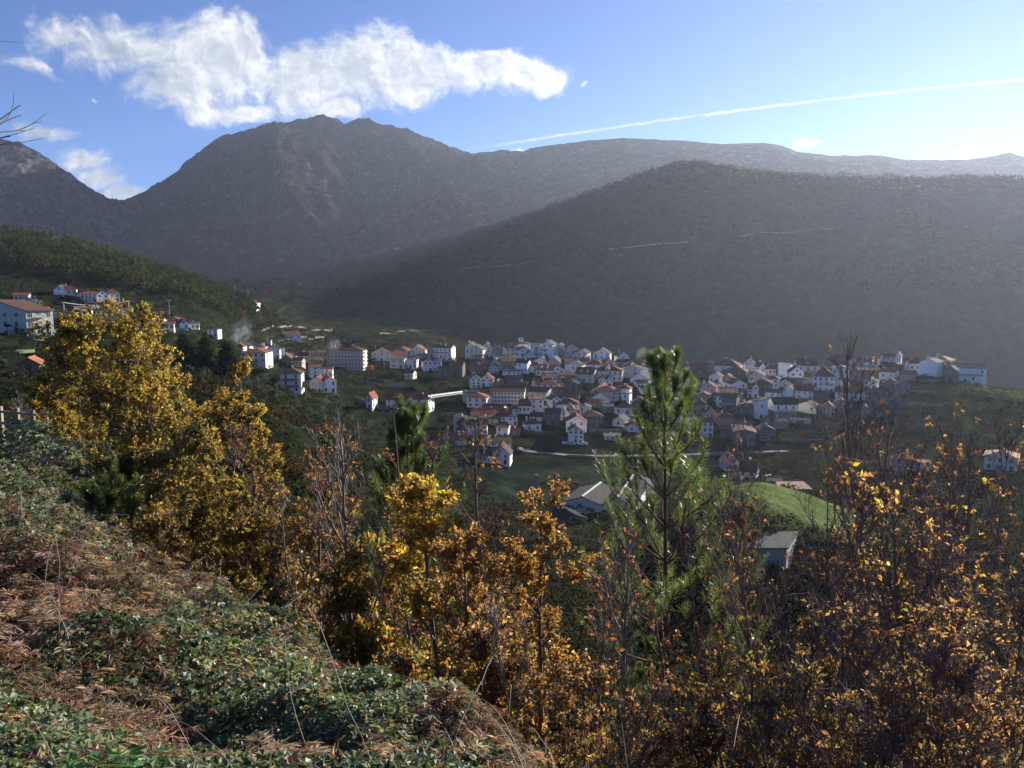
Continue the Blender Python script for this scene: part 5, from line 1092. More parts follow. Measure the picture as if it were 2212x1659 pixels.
# ------------------------------------------------------------------ woods, scrub and distinct trees of the valley
HP = np.array([(i[0], i[1], max(i[3], i[4]) * .62 + 1.5) for _, i in HOUSES.values()])
def scatter(n, px0, px1, y0, y1, rng, mask=None, houses=True):
    px = rng.uniform(px0, px1, n); y = np.exp(rng.uniform(math.log(y0), math.log(y1), n)); t_ = -.05; s = np.array([px_to_s(p, t_) for p in px]); x = s * y
    ok = np.ones(n, bool)
    if houses:
        d = np.hypot(x[:, None] - HP[None, :, 0], y[:, None] - HP[None, :, 1] - 3); ok &= (d > HP[None, :, 2]).all(1)
    z = hgt(x, y); py = CY + F * ((-sp - z / y * cp) / (cp - z / y * sp))
    if mask is not None: ok &= mask(px, y, x, z, py)
    return np.stack([x, y, z], -1)[ok], px[ok], y[ok], py[ok]
GD = [(3, (.020, .028, .013)), (2, (.030, .036, .017)), (1.5, (.040, .031, .020)), (1, (.055, .036, .02)), (.25, (.10, .06, .02))]
BRN = [(3, (.060, .046, .034)), (2, (.045, .042, .025)), (1, (.085, .06, .045))]
def stuff(name, C, r, h, m, pal, seed, qs=.5, cone=0., matl=None, low=-.3):
    rng = np.random.default_rng(seed); c = pick(pal, len(C), rng, .25) * (1 + .9 * fbm(C[:, 0], C[:, 1], 140, 3, 333))[:, None].clip(.3, 2); V, Fq, cc = bushes(C, r, h, m, c, rng, qs, cone, low)
    return tag(mesh_np(name, V, Fq, [matl or m_far], cc), kind='stuff')
def woods():
    r = np.random.default_rng(5)
    C, px, y, py = scatter(3600, -60, 600, 440, 830, r, lambda px, y, x, z, py: (y > np.interp(px, [0, 300, 480, 560], [535, 500, 520, 600])) & (y < np.interp(px, [0, 200, 400, 560], [825, 780, 720, 690])))
    stuff('pine_wood', C, r.uniform(2.4, 4.6, len(C)), r.uniform(7, 12, len(C)), 30, [(4, (.030, .046, .016)), (3, (.042, .058, .020)), (1.4, (.065, .068, .026)), (.3, (.11, .07, .03))], 51, .42, .55)
    C, px, y, py = scatter(3200, -60, 1300, 560, 1250, r, lambda px, y, x, z, py: (px > 480) | (y > 900)); stuff('terrace_scrub', C, r.uniform(1.5, 3.5, len(C)), r.uniform(2, 5, len(C)), 20, GD, 52, .5)
    C, px, y, py = scatter(17000, -200, 2500, 1130, 1640, r, lambda px, y, x, z, py: (px > 450) & (vnoise(x / 70, y / 70, 19) + .5 * vnoise(x / 22, y / 22, 29) > -.22), False); far = (y - 1130) / 500
    stuff('spur_wood', C, r.uniform(2.0, 6, len(C)), r.uniform(2.5, 8, len(C)), 10, [(3, (.027, .022, .019)), (2, (.020, .024, .014)), (1, (.040, .031, .026))], 53, .75)
    n = 1500; px = r.uniform(1240, 2500, n); yc = np.interp(px, [p[0] for p in CURVES[14]], [p[1] for p in CURVES[14]]) + r.uniform(-60, 25, n); s = np.array([px_to_s(p, .15) for p in px]); x = s * yc
    k = sstep(1250, 1420, px); C = np.stack([x, yc, hgt(x, yc)], -1)
    stuff('crest_wood', C, r.uniform(2, 4.2, n) * (.5 + .5 * k), r.uniform(4, 10.5, n) * (.5 + .5 * k), 22, [(3, (.045, .06, .022)), (1, (.09, .085, .035))], 54, .45, .45)
    C, px, y, py = scatter(6500, -80, 2350, 62, 245, r, lambda px, y, x, z, py: ~((px > 1570) & (px < 1900) & (y > 158) & (y < 215)) & ~((px > 560) & (px < 760) & (y > 100) & (y < 200) & (r.random(len(px)) < .45)) & ~((px < 260) & (r.random(len(px)) < .75)))
    stuff('hillside_scrub', C, r.uniform(.9, 2.3, len(C)), r.uniform(1.2, 3.6, len(C)), 34, GD, 55, .38)
    C, px, y, py = scatter(7000, -60, 2350, 250, 600, r, lambda px, y, x, z, py: (r.random(len(px)) < .35 + .6 * (vnoise(x / 30, y / 30, 5) > 0)) & ~((px > 1060) & (px < 1600) & (y < 345) & (r.random(len(px)) < .85)))
    stuff('garden_scrub', C, r.uniform(.8, 2.4, len(C)), r.uniform(1.0, 3.4, len(C)), 22, [(4, (.018, .026, .013)), (2, (.032, .036, .018)), (2, (.038, .029, .021)), (.3, (.10, .055, .02))], 56, .42)
woods()
def slope_scrub():
    r = np.random.default_rng(15); C, px, y, py = scatter(2600, 1650, 2400, 240, 540, r, lambda px, y, x, z, py: vnoise(x / 25, y / 12, 9) > -.22)
    stuff('slope_scrub', C, r.uniform(.9, 2.4, len(C)), r.uniform(.8, 2.6, len(C)), 22, [(4, (.022, .028, .015)), (2, (.035, .034, .02)), (1.4, (.045, .033, .025)), (.5, (.06, .075, .03))], 58, .42)
slope_scrub()
def mountain_scrub():
    r = np.random.default_rng(16); C, px, y, py = scatter(9000, 380, 1150, 2150, 3420, r, lambda px, y, x, z, py: vnoise(x / 120, y / 120, 39) > -.1, False)
    stuff('mountain_scrub', C, r.uniform(3, 9, len(C)), r.uniform(2, 7, len(C)), 7, [(4, (.018, .022, .014)), (2, (.03, .03, .022)), (.5, (.09, .085, .08))], 59, .7)
mountain_scrub()
def mid_tree(k, x, yb, yt, w, kind, col, lab, Yr, name='tree', group=None, m=260):
    px, py = zd(k, x, yb) if k else (x, yb); sc = .8534 / ZO[k][2] if k else 1; X, Y, Z = hit(px, py, *Yr); h = (yb - yt) * sc * Y / F; r = w * sc * Y / F / 2
    Z = min(Z, float(hgt(X, Y)) + 1.0)
    rng = np.random.default_rng(int(x * 3 + yb)); o = empty(name, (X, Y, Z)); tag(o, lab, 'tree', group)
    ht = h * (.25 if kind == 'cone' else .45)
    P = grow(np.array([[0, 0, -1.0]]), np.array([[.03, 0, 1.]]), np.array([h * .8 + 1]), 6, 0, .04, rng); V1 = [tubes(P, np.array([max(.12, r * .08)]), np.array([.05]), 6)]
    nb = 9; S = P[0, rng.integers(2, 5, nb)]; a = rng.uniform(0, 6.28, nb); D = np.stack([np.cos(a), np.sin(a), np.full(nb, .9)], -1)
    B = grow(S, D, np.full(nb, r * .9), 4, .4, .1, rng); V1.append(tubes(B, np.full(nb, max(.06, r * .035)), np.full(nb, .02), 4)); V, Fq = join(V1)
    mesh_np('trunk', V, Fq, [m_bark], parent=o)
    if kind == 'bare':
        n = 160; S = B[rng.integers(0, nb, n), rng.integers(1, 5, n)]; Q = grow(S, unit(rng.normal(size=(n, 3))) + UP * .7, np.full(n, r * .6), 3, .5, .12, rng); V, Fq = tubes(Q, np.full(n, .05), np.full(n, .02), 3); mesh_np('crown', V, Fq, [m_twig], parent=o); return o
    lobes = 7 if kind != 'cone' else 10; Cs, Rs, Hs = [], [], []
    for i in range(lobes):
        if kind == 'cone':
            f = i / lobes; rr = r * (1 - f * .62) ; a = rng.uniform(0, 6.28); Cs.append((math.cos(a) * rr * .25, math.sin(a) * rr * .25, h * (.06 + f * .68))); Rs.append(rr); Hs.append(h * .34)
        else:
            a = rng.uniform(0, 6.28); q = rng.uniform(.2, .62) * r; Cs.append((math.cos(a) * q, math.sin(a) * q, h * rng.uniform(.18, .5))); Rs.append(r * rng.uniform(.42, .62)); Hs.append(h * rng.uniform(.38, .52))
    V, Fq, cc = bushes(np.array(Cs), np.array(Rs), np.array(Hs), m // lobes * 8, np.clip(np.tile([col], (lobes, 1)) * rng.uniform(.75, 1.25, (lobes, 1)), 0, 1), rng, .24, .25 if kind == 'cone' else 0)
    mesh_np('crown', V, Fq, [m_far], cc, parent=o); return o
DK = (.022, .036, .017); OL = (.075, .09, .055); OR = (.42, .19, .05); GN = (.04, .065, .025)
MT = [('A', 1480, 1012, 690, 235, 'cone', DK, 'dark round-topped conifer, left one of the three beside the golden oak', (170, 240), 'conifer'),
 ('A', 1650, 1012, 680, 215, 'cone', DK, 'dark conifer, middle one of the three beside the golden oak', (170, 240), 'conifer'),
 ('A', 1818, 1012, 668, 260, 'cone', (.028, .045, .02), 'dark tall conifer, right one of the three, next to the leftmost white house', (170, 240), 'conifer'),
 ('A', 1000, 900, 632, 270, 'round', (.03, .042, .022), 'broad dark evergreen behind the top of the golden oak', (170, 260), 'tree'),
 ('A', 1200, 900, 690, 230, 'round', DK, 'dark evergreen right behind the golden oak top', (170, 260), 'tree'),
 ('A', 640, 720, 590, 120, 'round', (.03, .048, .02), 'dark green tree left of the grey stone house on the hillside', (300, 420), 'tree'),
 ('A', 520, 900, 760, 200, 'cone', (.03, .05, .02), 'dark pine left behind the golden oak crown', (130, 230), 'pine_tree'),
 ('A', 400, 880, 790, 110, 'cone', (.03, .05, .02), 'small dark pine between the meadow and the golden oak', (130, 240), 'pine_tree'),
 ('A', 760, 840, 700, 110, 'cone', (.028, .045, .02), 'narrow dark pine just left of the golden oak top', (170, 260), 'pine_tree'),
 ('A', 52, 1040, 975, 90, 'round', OL, 'grey-green round olive bush left of the stone shed', (150, 245), 'olive_tree'),
 ('A', 500, 740, 610, 200, 'bare', OL, 'leafless grey tree before the pink warehouse', (280, 400), 'bare_tree'),
 ('A', 60, 730, 655, 60, 'round', DK, 'dark shrub against the apartment block wall', (240, 262), 'shrub'),
 ('A', 132, 732, 680, 40, 'round', DK, 'small dark shrub against the apartment block wall', (240, 262), 'shrub'),
 ('A', 852, 372, 288, 95, 'round', GN, 'round green tree standing alone at the foot of the pine wood', (450, 600), 'tree'),
 ('B', 556, 602, 470, 145, 'round', (.025, .042, .018), 'dense dark tree left of the tall white house with salmon balconies', (150, 380), 'tree'),
 ('B', 525, 705, 600, 110, 'round', OL, 'grey-green olive tree on the bright grass terrace', (150, 300), 'olive_tree'),
 ('B', 690, 735, 648, 110, 'round', OL, 'olive tree below the salmon balconied house', (150, 330), 'olive_tree'),
 ('B', 828, 645, 518, 120, 'round', (.06, .075, .035), 'rounded green tree right of the salmon balconied house', (200, 390), 'tree'),
 ('B', 130, 660, 520, 180, 'round', OL, 'large olive tree at the left side of the grass terrace', (130, 260), 'olive_tree'),
 ('B', 380, 520, 400, 200, 'round', (.03, .04, .02), 'dark spreading tree on the terrace edge below the hipped house', (200, 360), 'tree'),
 ('B', 240, 500, 370, 180, 'round', (.04, .045, .02), 'dark tree under the tall conifers', (180, 360), 'tree'),
 ('B', 640, 860, 740, 150, 'round', OL, 'olive tree at the lower end of the grass terrace', (100, 250), 'olive_tree'),
 ('B', 1412, 462, 378, 104, 'round', OR, 'bright orange autumn tree right of the hotel', (345, 560), 'autumn_tree'),
 ('B', 2120, 600, 525, 100, 'round', (.16, .08, .03), 'rusty autumn tree below the stone house with archway', (345, 540), 'autumn_tree'),
 ('B', 1960, 620, 470, 200, 'round', DK, 'dark grove tree below the double-gabled white house', (345, 540), 'tree'),
 ('B', 1600, 560, 440, 220, 'round', DK, 'dark grove tree below the arcade block', (345, 540), 'tree'),
 ('B', 1800, 900, 780, 190, 'round', (.05, .055, .03), 'grey-green tree below the red-roofed pair at the bridge', (250, 390), 'tree'),
 ('B', 2100, 960, 860, 130, 'round', DK, 'dark trees below the footbridge pier', (250, 390), 'tree'),
 ('C', 825, 588, 528, 120, 'round', OL, 'pale olive tree above the long weathered block', (380, 560), 'olive_tree'),
 ('C', 1420, 655, 545, 130, 'round', DK, 'dark tree in the gap left of the big red-roofed house', (380, 560), 'tree'),
 ('C', 1740, 760, 705, 90, 'round', DK, 'dark bush below the big red-roofed house', (380, 540), 'shrub'),
 ('C', 1790, 1440, 1335, 120, 'round', (.30, .15, .07), 'tan-orange autumn shrub left of the pine at the factory', (240, 340), 'autumn_tree'),
 ('C', 1330, 1525, 1455, 115, 'round', (.14, .07, .07), 'purplish bush above the factory roof', (240, 340), 'shrub'),
 ('C', 1110, 1460, 1380, 100, 'bare', OL, 'small leafless tree right of the ruined wall', (240, 340), 'bare_tree'),
 ('C', 1200, 1500, 1410, 110, 'round', (.08, .09, .03), 'yellow-green bush left of the purplish bush', (240, 330), 'shrub'),
 ('D', 548, 835, 655, 135, 'cone', (.022, .036, .02), 'dark pointed fir at the right of the pine crown', (350, 520), 'fir_tree'),
 ('D', 600, 562, 525, 55, 'round', DK, 'tiny dark round tree before the white gable', (380, 560), 'tree'),
 ('D', 745, 1372, 1310, 90, 'round', DK, 'dark round tree between the two meadow houses', (200, 340), 'tree'),
 ('D', 1590, 1010, 900, 160, 'bare', OL, 'bare grey tree right of the retaining wall', (350, 480), 'bare_tree'),
 ('E', 690, 525, 412, 200, 'round', (.035, .032, .025), 'dark round tree below the highest right skyline house', (400, 540), 'tree'),
 ('E', 1750, 795, 728, 175, 'round', (.17, .22, .08), 'sunlit pale green shrub below the villa with salmon roof', (280, 440), 'shrub'),
 ('E', 1990, 800, 745, 140, 'round', (.17, .22, .08), 'second sunlit pale green shrub towards the right edge', (280, 440), 'shrub'),
 ('E', 2010, 940, 815, 220, 'round', (.12, .07, .05), 'rusty rounded tree on the dark right slope', (270, 420), 'autumn_tree'),
 ('E', 1800, 950, 800, 230, 'round', DK, 'dark tree mass on the right slope left of the rusty tree', (270, 420), 'tree')]
for a in MT: mid_tree(*a)

# ------------------------------------------------------------------ foreground trees
AUT = [(3, (.36, .275, .055)), (2, (.45, .36, .075)), (1.4, (.27, .155, .045)), (2, (.19, .20, .05)), (1.2, (.13, .085, .04))]
YEL = [(4, (.46, .34, .065)), (2, (.37, .24, .05)), (1.8, (.27, .27, .065)), (1.2, (.23, .13, .045))]
OCH = [(3, (.28, .19, .055)), (2, (.22, .21, .055)), (2, (.30, .16, .05)), (1.6, (.13, .085, .045)), (1.2, (.13, .16, .05))]
BRW = [(3, (.33, .19, .085)), (2.4, (.23, .13, .075)), (2.2, (.15, .10, .07)), (.8, (.46, .30, .08)), (.8, (.20, .20, .08))]
RST = [(3, (.33, .18, .06)), (2.4, (.24, .13, .05)), (1.6, (.15, .09, .05)), (.8, (.42, .28, .07)), (.8, (.19, .18, .06))]
RED = [(3, (.28, .12, .06)), (2, (.17, .085, .05)), (1, (.36, .22, .08))]
def base_of(px, Y):
    s = px_to_s(px, -.4); x = s * Y; return x, float(hgt(x, Y))
def tree(px, Y, top, spread, c0, pal, nleaf, ls, seed, lab, name='oak_tree', n1=24, n2=7, n3=4, steep=.6, thick=1.0, bark=None, pallow=None, leafband=None, lean=0.0, cat='oak', group=None):
    rng = np.random.default_rng(seed); x, zg = base_of(px, Y); H = at(px, top, Y).z - zg
    o = empty(name, (x, Y, zg)); tag(o, lab, cat, group)
    Tr = grow(np.array([[0, 0, -.4]]), np.array([[lean + rng.normal(0, .04), rng.normal(0, .04), 1.]]), np.array([H * .98 + .4]), 16, .10, .035, rng); r0 = (.009 * H + .02) * thick
    lv = [tubes(Tr, np.array([r0]), np.array([r0 * .12]), 8)]
    f = np.sort(c0 + (1 - c0) * rng.random(n1) ** .9 * .97); i = f * 16; i0 = np.minimum(i.astype(int), 15); S = Tr[0, i0] * (1 - (i - i0))[:, None] + Tr[0, i0 + 1] * (i - i0)[:, None]
    a = np.arange(n1) * 2.39996 + rng.normal(0, .4, n1); g_ = (f - c0) / (1 - c0); L = spread * (1.0 - .72 * g_ ** 1.4) * rng.uniform(.5, 1.3, n1) * (.75 + .25 * np.minimum(1, g_ * 4))
    D = np.stack([np.cos(a), np.sin(a), np.full(n1, steep) + .9 * g_ + rng.normal(0, .15, n1)], -1)
    B1 = grow(S, D, L, 8, .45 * steep + .15, .09, rng); rb = r0 * (1 - g_ * .7) * .42; lv.append(tubes(B1, rb, rb * .22, 5))
    n = n1 * n2; k = np.repeat(np.arange(n1), n2); q = rng.integers(2, 8, n); S = B1[k, q]; Dp = unit(B1[k, q] - B1[k, q - 1]); D = unit(Dp + .75 * unit(rng.normal(size=(n, 3))) + UP * .25 * steep)
    B2 = grow(S, D, L[k] * rng.uniform(.3, .6, n) * (1.1 - q / 12), 5, .3 * steep, .1, rng); r2 = np.maximum(rb[k] * .4, .0035 + .0002 * Y); lv.append(tubes(B2, r2, r2 * .5, 4))
    n_ = n * n3; k = np.repeat(np.arange(n), n3); q = rng.integers(1, 5, n_); S = B2[k, q]; Dp = unit(B2[k, q] - B2[k, q - 1]); D = unit(Dp + .8 * unit(rng.normal(size=(n_, 3))) + UP * .15)
    L2 = np.linalg.norm(B2[k, -1] - B2[k, 0], axis=1); B3 = grow(S, D, np.maximum(.15, L2 * rng.uniform(.35, .75, n_)), 3, .25, .12, rng); r3 = np.full(n_, .0025 + .00022 * Y); lv.append(tubes(B3, r3, r3 * .6, 3))
    V, Fq = join(lv); mesh_np('trunk', V, Fq, [bark or m_bark], parent=o, smooth=True)
    if nleaf:
        # leaves sit in tufts on the twigs; each tuft holds a few
        nt = max(1, nleaf // 6); pw = np.maximum(L2, .05) ** 1.3 * rng.uniform(.1, 1.6, n_); kk = rng.choice(n_, nt, p=pw / pw.sum()); ff = rng.uniform(.3, 1, nt) ** .7 * 3; j0 = np.minimum(ff.astype(int), 2); T0 = B3[kk, j0] * (1 - (ff - j0))[:, None] + B3[kk, j0 + 1] * (ff - j0)[:, None]
        if leafband is not None:
            keep = rng.random(nt) < np.interp(T0[:, 2] / H, leafband[0], leafband[1]); T0 = T0[keep]; kk = kk[keep]; nt = len(T0)
        Pp = np.repeat(T0, 6, 0) + rng.normal(0, ls * .35, (nt * 6, 3)); td = np.repeat(unit(B3[kk, -1] - B3[kk, 0]), 6, 0)
        Dl = unit(td * .5 + rng.normal(0, .8, Pp.shape) - UP * .25); Nn = unit(rng.normal(0, 1, Pp.shape) + UP * .8); sz = ls * rng.uniform(.4, 1.5, len(Pp))
        V, Fq = leaves(Pp, Dl, Nn, sz, sz * rng.uniform(.42, .62, len(Pp)), rng.uniform(.02, .3)); c = pick(pal, len(Pp), rng)
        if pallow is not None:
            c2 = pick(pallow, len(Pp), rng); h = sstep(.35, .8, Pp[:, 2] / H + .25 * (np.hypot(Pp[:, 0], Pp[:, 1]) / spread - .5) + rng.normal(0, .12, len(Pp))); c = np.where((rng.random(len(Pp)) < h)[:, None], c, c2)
        mesh_np('crown', V, Fq, [m_leaf], np.repeat(c, 5, 0), parent=o)
    return o
def pine(px, Y, top, spread, c0, seed, lab, nwh=9, nb=5, dens=1.0, nl=.20, col=((3, (.085, .125, .040)), (2, (.12, .155, .05)), (1, (.055, .08, .03))), thick=1.0, brush=.26):
    rng = np.random.default_rng(seed); x, zg = base_of(px, Y); H = at(px, top, Y).z - zg - .5
    o = empty('pine_tree', (x, Y, zg)); tag(o, lab, 'pine tree')
    Tr = grow(np.array([[0, 0, -.4]]), np.array([[rng.normal(0, .01), 0, 1.]]), np.array([H + .4]), 20, .02, .012, rng); r0 = (.0075 * H + .01) * thick; lv = [tubes(Tr, np.array([r0]), np.array([r0 * .25]), 10)]
    fw = c0 + (1 - c0) * (1 - (1 - np.linspace(0, 1, nwh)) ** 1.15) * .985; n1 = nwh * nb; f = np.repeat(fw, nb) + rng.normal(0, .004, n1); i = np.clip(f, 0, .999) * 20; i0 = i.astype(int); S = Tr[0, i0] * (1 - (i - i0))[:, None] + Tr[0, i0 + 1] * (i - i0)[:, None]
    a = np.tile(np.arange(nb) * 6.283 / nb, nwh) + np.repeat(rng.uniform(0, 6, nwh), nb) + rng.normal(0, .2, n1); g_ = (f - c0) / (1 - c0); L = spread * (1.02 - .84 * g_ ** .9) * rng.uniform(.72, 1.12, n1)
    D = np.stack([np.cos(a), np.sin(a), .30 + .9 * g_], -1); B1 = grow(S, D, L * 1.1, 8, .55, .06, rng); rb = r0 * .36 * (1 - .5 * g_); lv.append(tubes(B1, rb, rb * .45, 5))
    n2 = 5; n = n1 * n2; k = np.repeat(np.arange(n1), n2); q = rng.integers(3, 8, n); S = B1[k, q]; Dp = unit(B1[k, q] - B1[k, q - 1]); D = unit(Dp + .65 * unit(rng.normal(size=(n, 3))) + UP * .35)
    B2 = grow(S, D, np.minimum(L[k] * .35, .75) * rng.uniform(.6, 1.1, n), 4, .9, .05, rng); r2 = np.full(n, .008 + .0002 * Y); lv.append(tubes(B2, r2, r2 * .6, 4))
    V, Fq = join(lv); mesh_np('trunk', V, Fq, [m_barkp], parent=o, smooth=True)
    # shoots clothed in needles like bottle brushes
    sh_s = np.concatenate([B2[:, 1], B1[:, 6], Tr[:, -3]]); sh_e = np.concatenate([B2[:, -1], B1[:, -1], Tr[:, -1] + [[0, 0, .5]]]); dirs = unit(unit(sh_e - sh_s) + UP * .25); ln = np.linalg.norm(sh_e - sh_s, axis=1) + .14
    per = int(95 * dens); M = len(sh_s); tpos = rng.random((M, per)) ** .8; base = sh_s[:, None] + dirs[:, None] * (tpos * ln[:, None])[..., None]
    Dn = unit(dirs[:, None] * .9 + unit(rng.normal(size=(M, per, 3))) * .9).reshape(-1, 3); P_ = base.reshape(-1, 3); Lx = nl * rng.uniform(.7, 1.15, len(P_)) * brush / .26 * (1.08 - .5 * tpos.ravel()); W_ = np.full(len(P_), .0035 + .00032 * Y)
    S_ = unit(np.cross(Dn, rng.normal(size=Dn.shape))) * W_[:, None] * .5; Vn = np.stack([P_ - S_, P_ + S_, P_ + Dn * Lx[:, None] + S_ * .4, P_ + Dn * Lx[:, None] - S_ * .4], 1).reshape(-1, 3); Fn = np.arange(len(P_))[:, None] * 4 + np.arange(4)[None]
    c = pick(list(col), M, rng, .2); c = np.repeat(c, per, 0) * rng.uniform(.75, 1.25, (M * per, 1)); mesh_np('needles', Vn, Fn, [m_needle], np.repeat(c, 4, 0), parent=o); return o
def foreground_trees():
    A, Y_, O, B, R = AUT, YEL, OCH, BRW, RED
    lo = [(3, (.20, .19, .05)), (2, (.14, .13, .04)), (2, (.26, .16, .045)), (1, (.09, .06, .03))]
    T = tree
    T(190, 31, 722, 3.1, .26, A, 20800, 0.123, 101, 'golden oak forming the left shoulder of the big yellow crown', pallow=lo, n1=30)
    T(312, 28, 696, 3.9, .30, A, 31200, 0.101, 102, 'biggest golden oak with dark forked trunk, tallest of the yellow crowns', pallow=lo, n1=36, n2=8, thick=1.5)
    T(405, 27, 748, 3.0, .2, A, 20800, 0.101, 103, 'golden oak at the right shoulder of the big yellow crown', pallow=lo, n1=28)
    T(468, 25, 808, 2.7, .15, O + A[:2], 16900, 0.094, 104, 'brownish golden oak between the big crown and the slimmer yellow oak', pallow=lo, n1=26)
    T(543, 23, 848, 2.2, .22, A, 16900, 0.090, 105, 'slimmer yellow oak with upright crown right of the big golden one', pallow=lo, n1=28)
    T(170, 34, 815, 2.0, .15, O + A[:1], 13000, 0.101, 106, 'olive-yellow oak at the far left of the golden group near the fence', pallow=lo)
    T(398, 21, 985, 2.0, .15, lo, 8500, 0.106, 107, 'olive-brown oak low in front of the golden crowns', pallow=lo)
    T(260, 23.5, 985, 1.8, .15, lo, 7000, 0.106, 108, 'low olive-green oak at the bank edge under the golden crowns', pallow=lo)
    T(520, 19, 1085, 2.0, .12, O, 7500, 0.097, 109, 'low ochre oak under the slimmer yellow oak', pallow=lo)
    T(640, 19.5, 1040, 2.0, .12, O, 6500, 0.101, 110, 'ochre oak bush left of the pale bare sapling', pallow=lo)
    T(757, 15.5, 838, 1.9, .34, R, 260, .09, 111, 'tall pale leafless sapling in the centre left, nearest the bracken', 'bare_tree', 26, 5, 3, 1.35, .85, m_twig, cat='bare tree')
    T(700, 18, 905, 1.8, .2, R, 500, .10, 112, 'leafless tree with few rusty leaves left of the pale sapling', 'bare_tree', 22, 6, 3, 1.2, .8, cat='bare tree')
    T(800, 19, 862, 1.8, .25, R, 700, .10, 113, 'bare reddish tree rising right of the pale sapling', 'bare_tree', 22, 6, 3, 1.1, .8, cat='bare tree')
    T(668, 16, 1010, 1.3, .15, B, 500, .09, 114, 'thin bare sapling leaning over the ochre bush', 'bare_tree', 16, 5, 3, 1.4, .6, m_twig, cat='bare tree')
    pine(850, 25, 888, 4.4, .22, 201, 'young dense pine in the middle left, behind the bare saplings', 14, 7, 1.1, .26, thick=.7, col=((3, (.085, .135, .045)), (2, (.115, .165, .055)), (1, (.055, .085, .03))))
    pine(707, 30, 935, 1.2, .2, 202, 'narrow young pine seen between bare branches', 9, 4, .8, .2, thick=.5)
    T(980, 16.5, 992, 1.75, .38, Y_, 7600, .105, 115, 'bright yellow oak with slim trunk in the picture centre', pallow=lo, n1=28)
    T(890, 17.5, 1150, 1.6, .2, O, 6500, .105, 116, 'olive-ochre oak left of the bright yellow one', pallow=lo)
    T(1100, 14.5, 905, 2.1, .2, RST, 10500, .082, 117, 'orange-brown oak with bare dark top before the village', n1=28, leafband=([0, .62, .72, 1], [1, 1, .06, .04]))
    T(1180, 14, 1080, 2.0, .2, RST, 9000, .082, 118, 'orange oak right of the bare-topped one, beside the factory', pallow=B)
    T(1045, 13, 1150, 1.8, .18, RST, 8000, .082, 119, 'orange-leaved oak between yellow and bare-topped oaks', pallow=O)
    T(775, 14.5, 1190, 1.5, .15, O, 5200, .10, 120, 'dull ochre oak around the foot of the pale sapling', pallow=lo)
    T(1000, 11.5, 1330, 1.4, .12, O, 4160, .09, 121, 'low ochre oak bush above the brambles in the centre', pallow=lo)
    T(1150, 10.5, 1345, 1.4, .12, B, 4160, .085, 122, 'low rusty oak bush above the brambles', pallow=O)
    T(1362, 11.3, 1092, 1.5, .42, R, 240, 0.071, 123, 'slim dark sapling whose bare limbs fork below the factory', 'bare_tree', 20, 4, 3, 1.3, .95, m_twig, cat='bare tree')
    T(1285, 12.5, 1130, 1.5, .25, R, 420, 0.071, 124, 'bare sapling crossing the factory gables', 'bare_tree', 20, 5, 3, 1.2, .7, m_twig, cat='bare tree')
    T(1215, 10.2, 1215, 1.5, .2, R, 260, 0.067, 125, 'thin arching bare sapling left of the dark slim one', 'bare_tree', 18, 5, 3, 1.3, .6, m_twig, cat='bare tree')
    pine(1457, 21, 786, 4.1, .36, 203, 'tall pine with candle-like shoots standing before the village', 11, 6, .9, .27, thick=.95, brush=.27, col=((3, (.12, .18, .06)), (2, (.17, .23, .08)), (1, (.075, .11, .035))))
    pine(1590, 24.5, 1075, 1.7, .2, 204, 'smaller pine right behind the tall one', 8, 5, .9, .2, thick=.7)
    pine(1395, 25, 1270, 1.3, .1, 205, 'young pine low behind the slim dark sapling', 8, 5, .9, .2, thick=.6)
    T(1270, 9.6, 1470, 1.3, .1, B, 2502, 0.067, 126, 'low rusty oak bush at the bottom left of the tall pine', pallow=O, n3=6, n2=8)
    T(1420, 8.8, 1560, 1.3, .1, O, 2502, 0.066, 127, 'low brown oak bush in front of the tall pine trunk', pallow=B, n3=6, n2=8)
    T(1560, 9.2, 1450, 1.4, .12, O, 1326, 0.057, 128, 'ochre oak bush right of the tall pine trunk', pallow=B, n3=6, n2=8)
    T(1700, 9.4, 1340, 1.5, .12, O, 1326, 0.054, 129, 'yellowish oak bush below the bare tree crowns', pallow=B, n3=6, n2=8)
    T(1850, 8.4, 1290, 1.5, .12, B, 1326, 0.054, 130, 'brown oak bush in the lower right, left of the dark trunks', pallow=O, n3=6, n2=8)
    T(1985, 9.4, 1090, 1.6, .15, B, 1428, 0.052, 131, 'orange-brown oak with leafy top in the right foreground', pallow=B, n3=6, n2=8)
    T(2140, 9.2, 1150, 1.6, .15, B + Y_[:1], 1326, 0.052, 132, 'rusty oak at the right edge below the thin bare crowns', pallow=B, n3=6, n2=8)
    T(2050, 7.0, 1330, 1.3, .12, B, 1134, 0.055, 133, 'nearest brown oak bush in the lower right corner', pallow=O)
    T(2230, 8.0, 1300, 1.4, .12, B, 1071, 0.054, 134, 'brown oak bush cut by the right edge', pallow=B, n3=6, n2=8)
    T(1640, 7.4, 1480, 1.2, .1, O, 1071, 0.054, 135, 'small ochre oak bush at the bottom between pine and dark trunks', pallow=B)
    T(1847, 13, 738, 2.9, .25, R, 630, 0.052, 136, 'tallest thin bare tree on the right, rising over the mansion', 'bare_tree', 30, 6, 3, 1.3, .75, cat='bare tree')
    T(1975, 13.6, 815, 2.6, .25, R, 588, 0.055, 137, 'bare tree with forked top before the right village end', 'bare_tree', 26, 6, 3, 1.3, .75, cat='bare tree')
    T(1702, 14.5, 960, 2.8, .22, R, 462, 0.055, 138, 'spreading bare tree over the sunlit meadow', 'bare_tree', 30, 6, 3, 1.1, .7, cat='bare tree')
    T(2078, 12.5, 900, 2.2, .22, B, 672, 0.055, 139, 'thin tree with scattered orange leaves under the salmon-roofed villa', 'bare_tree', 24, 6, 3, 1.2, .7, cat='bare tree')
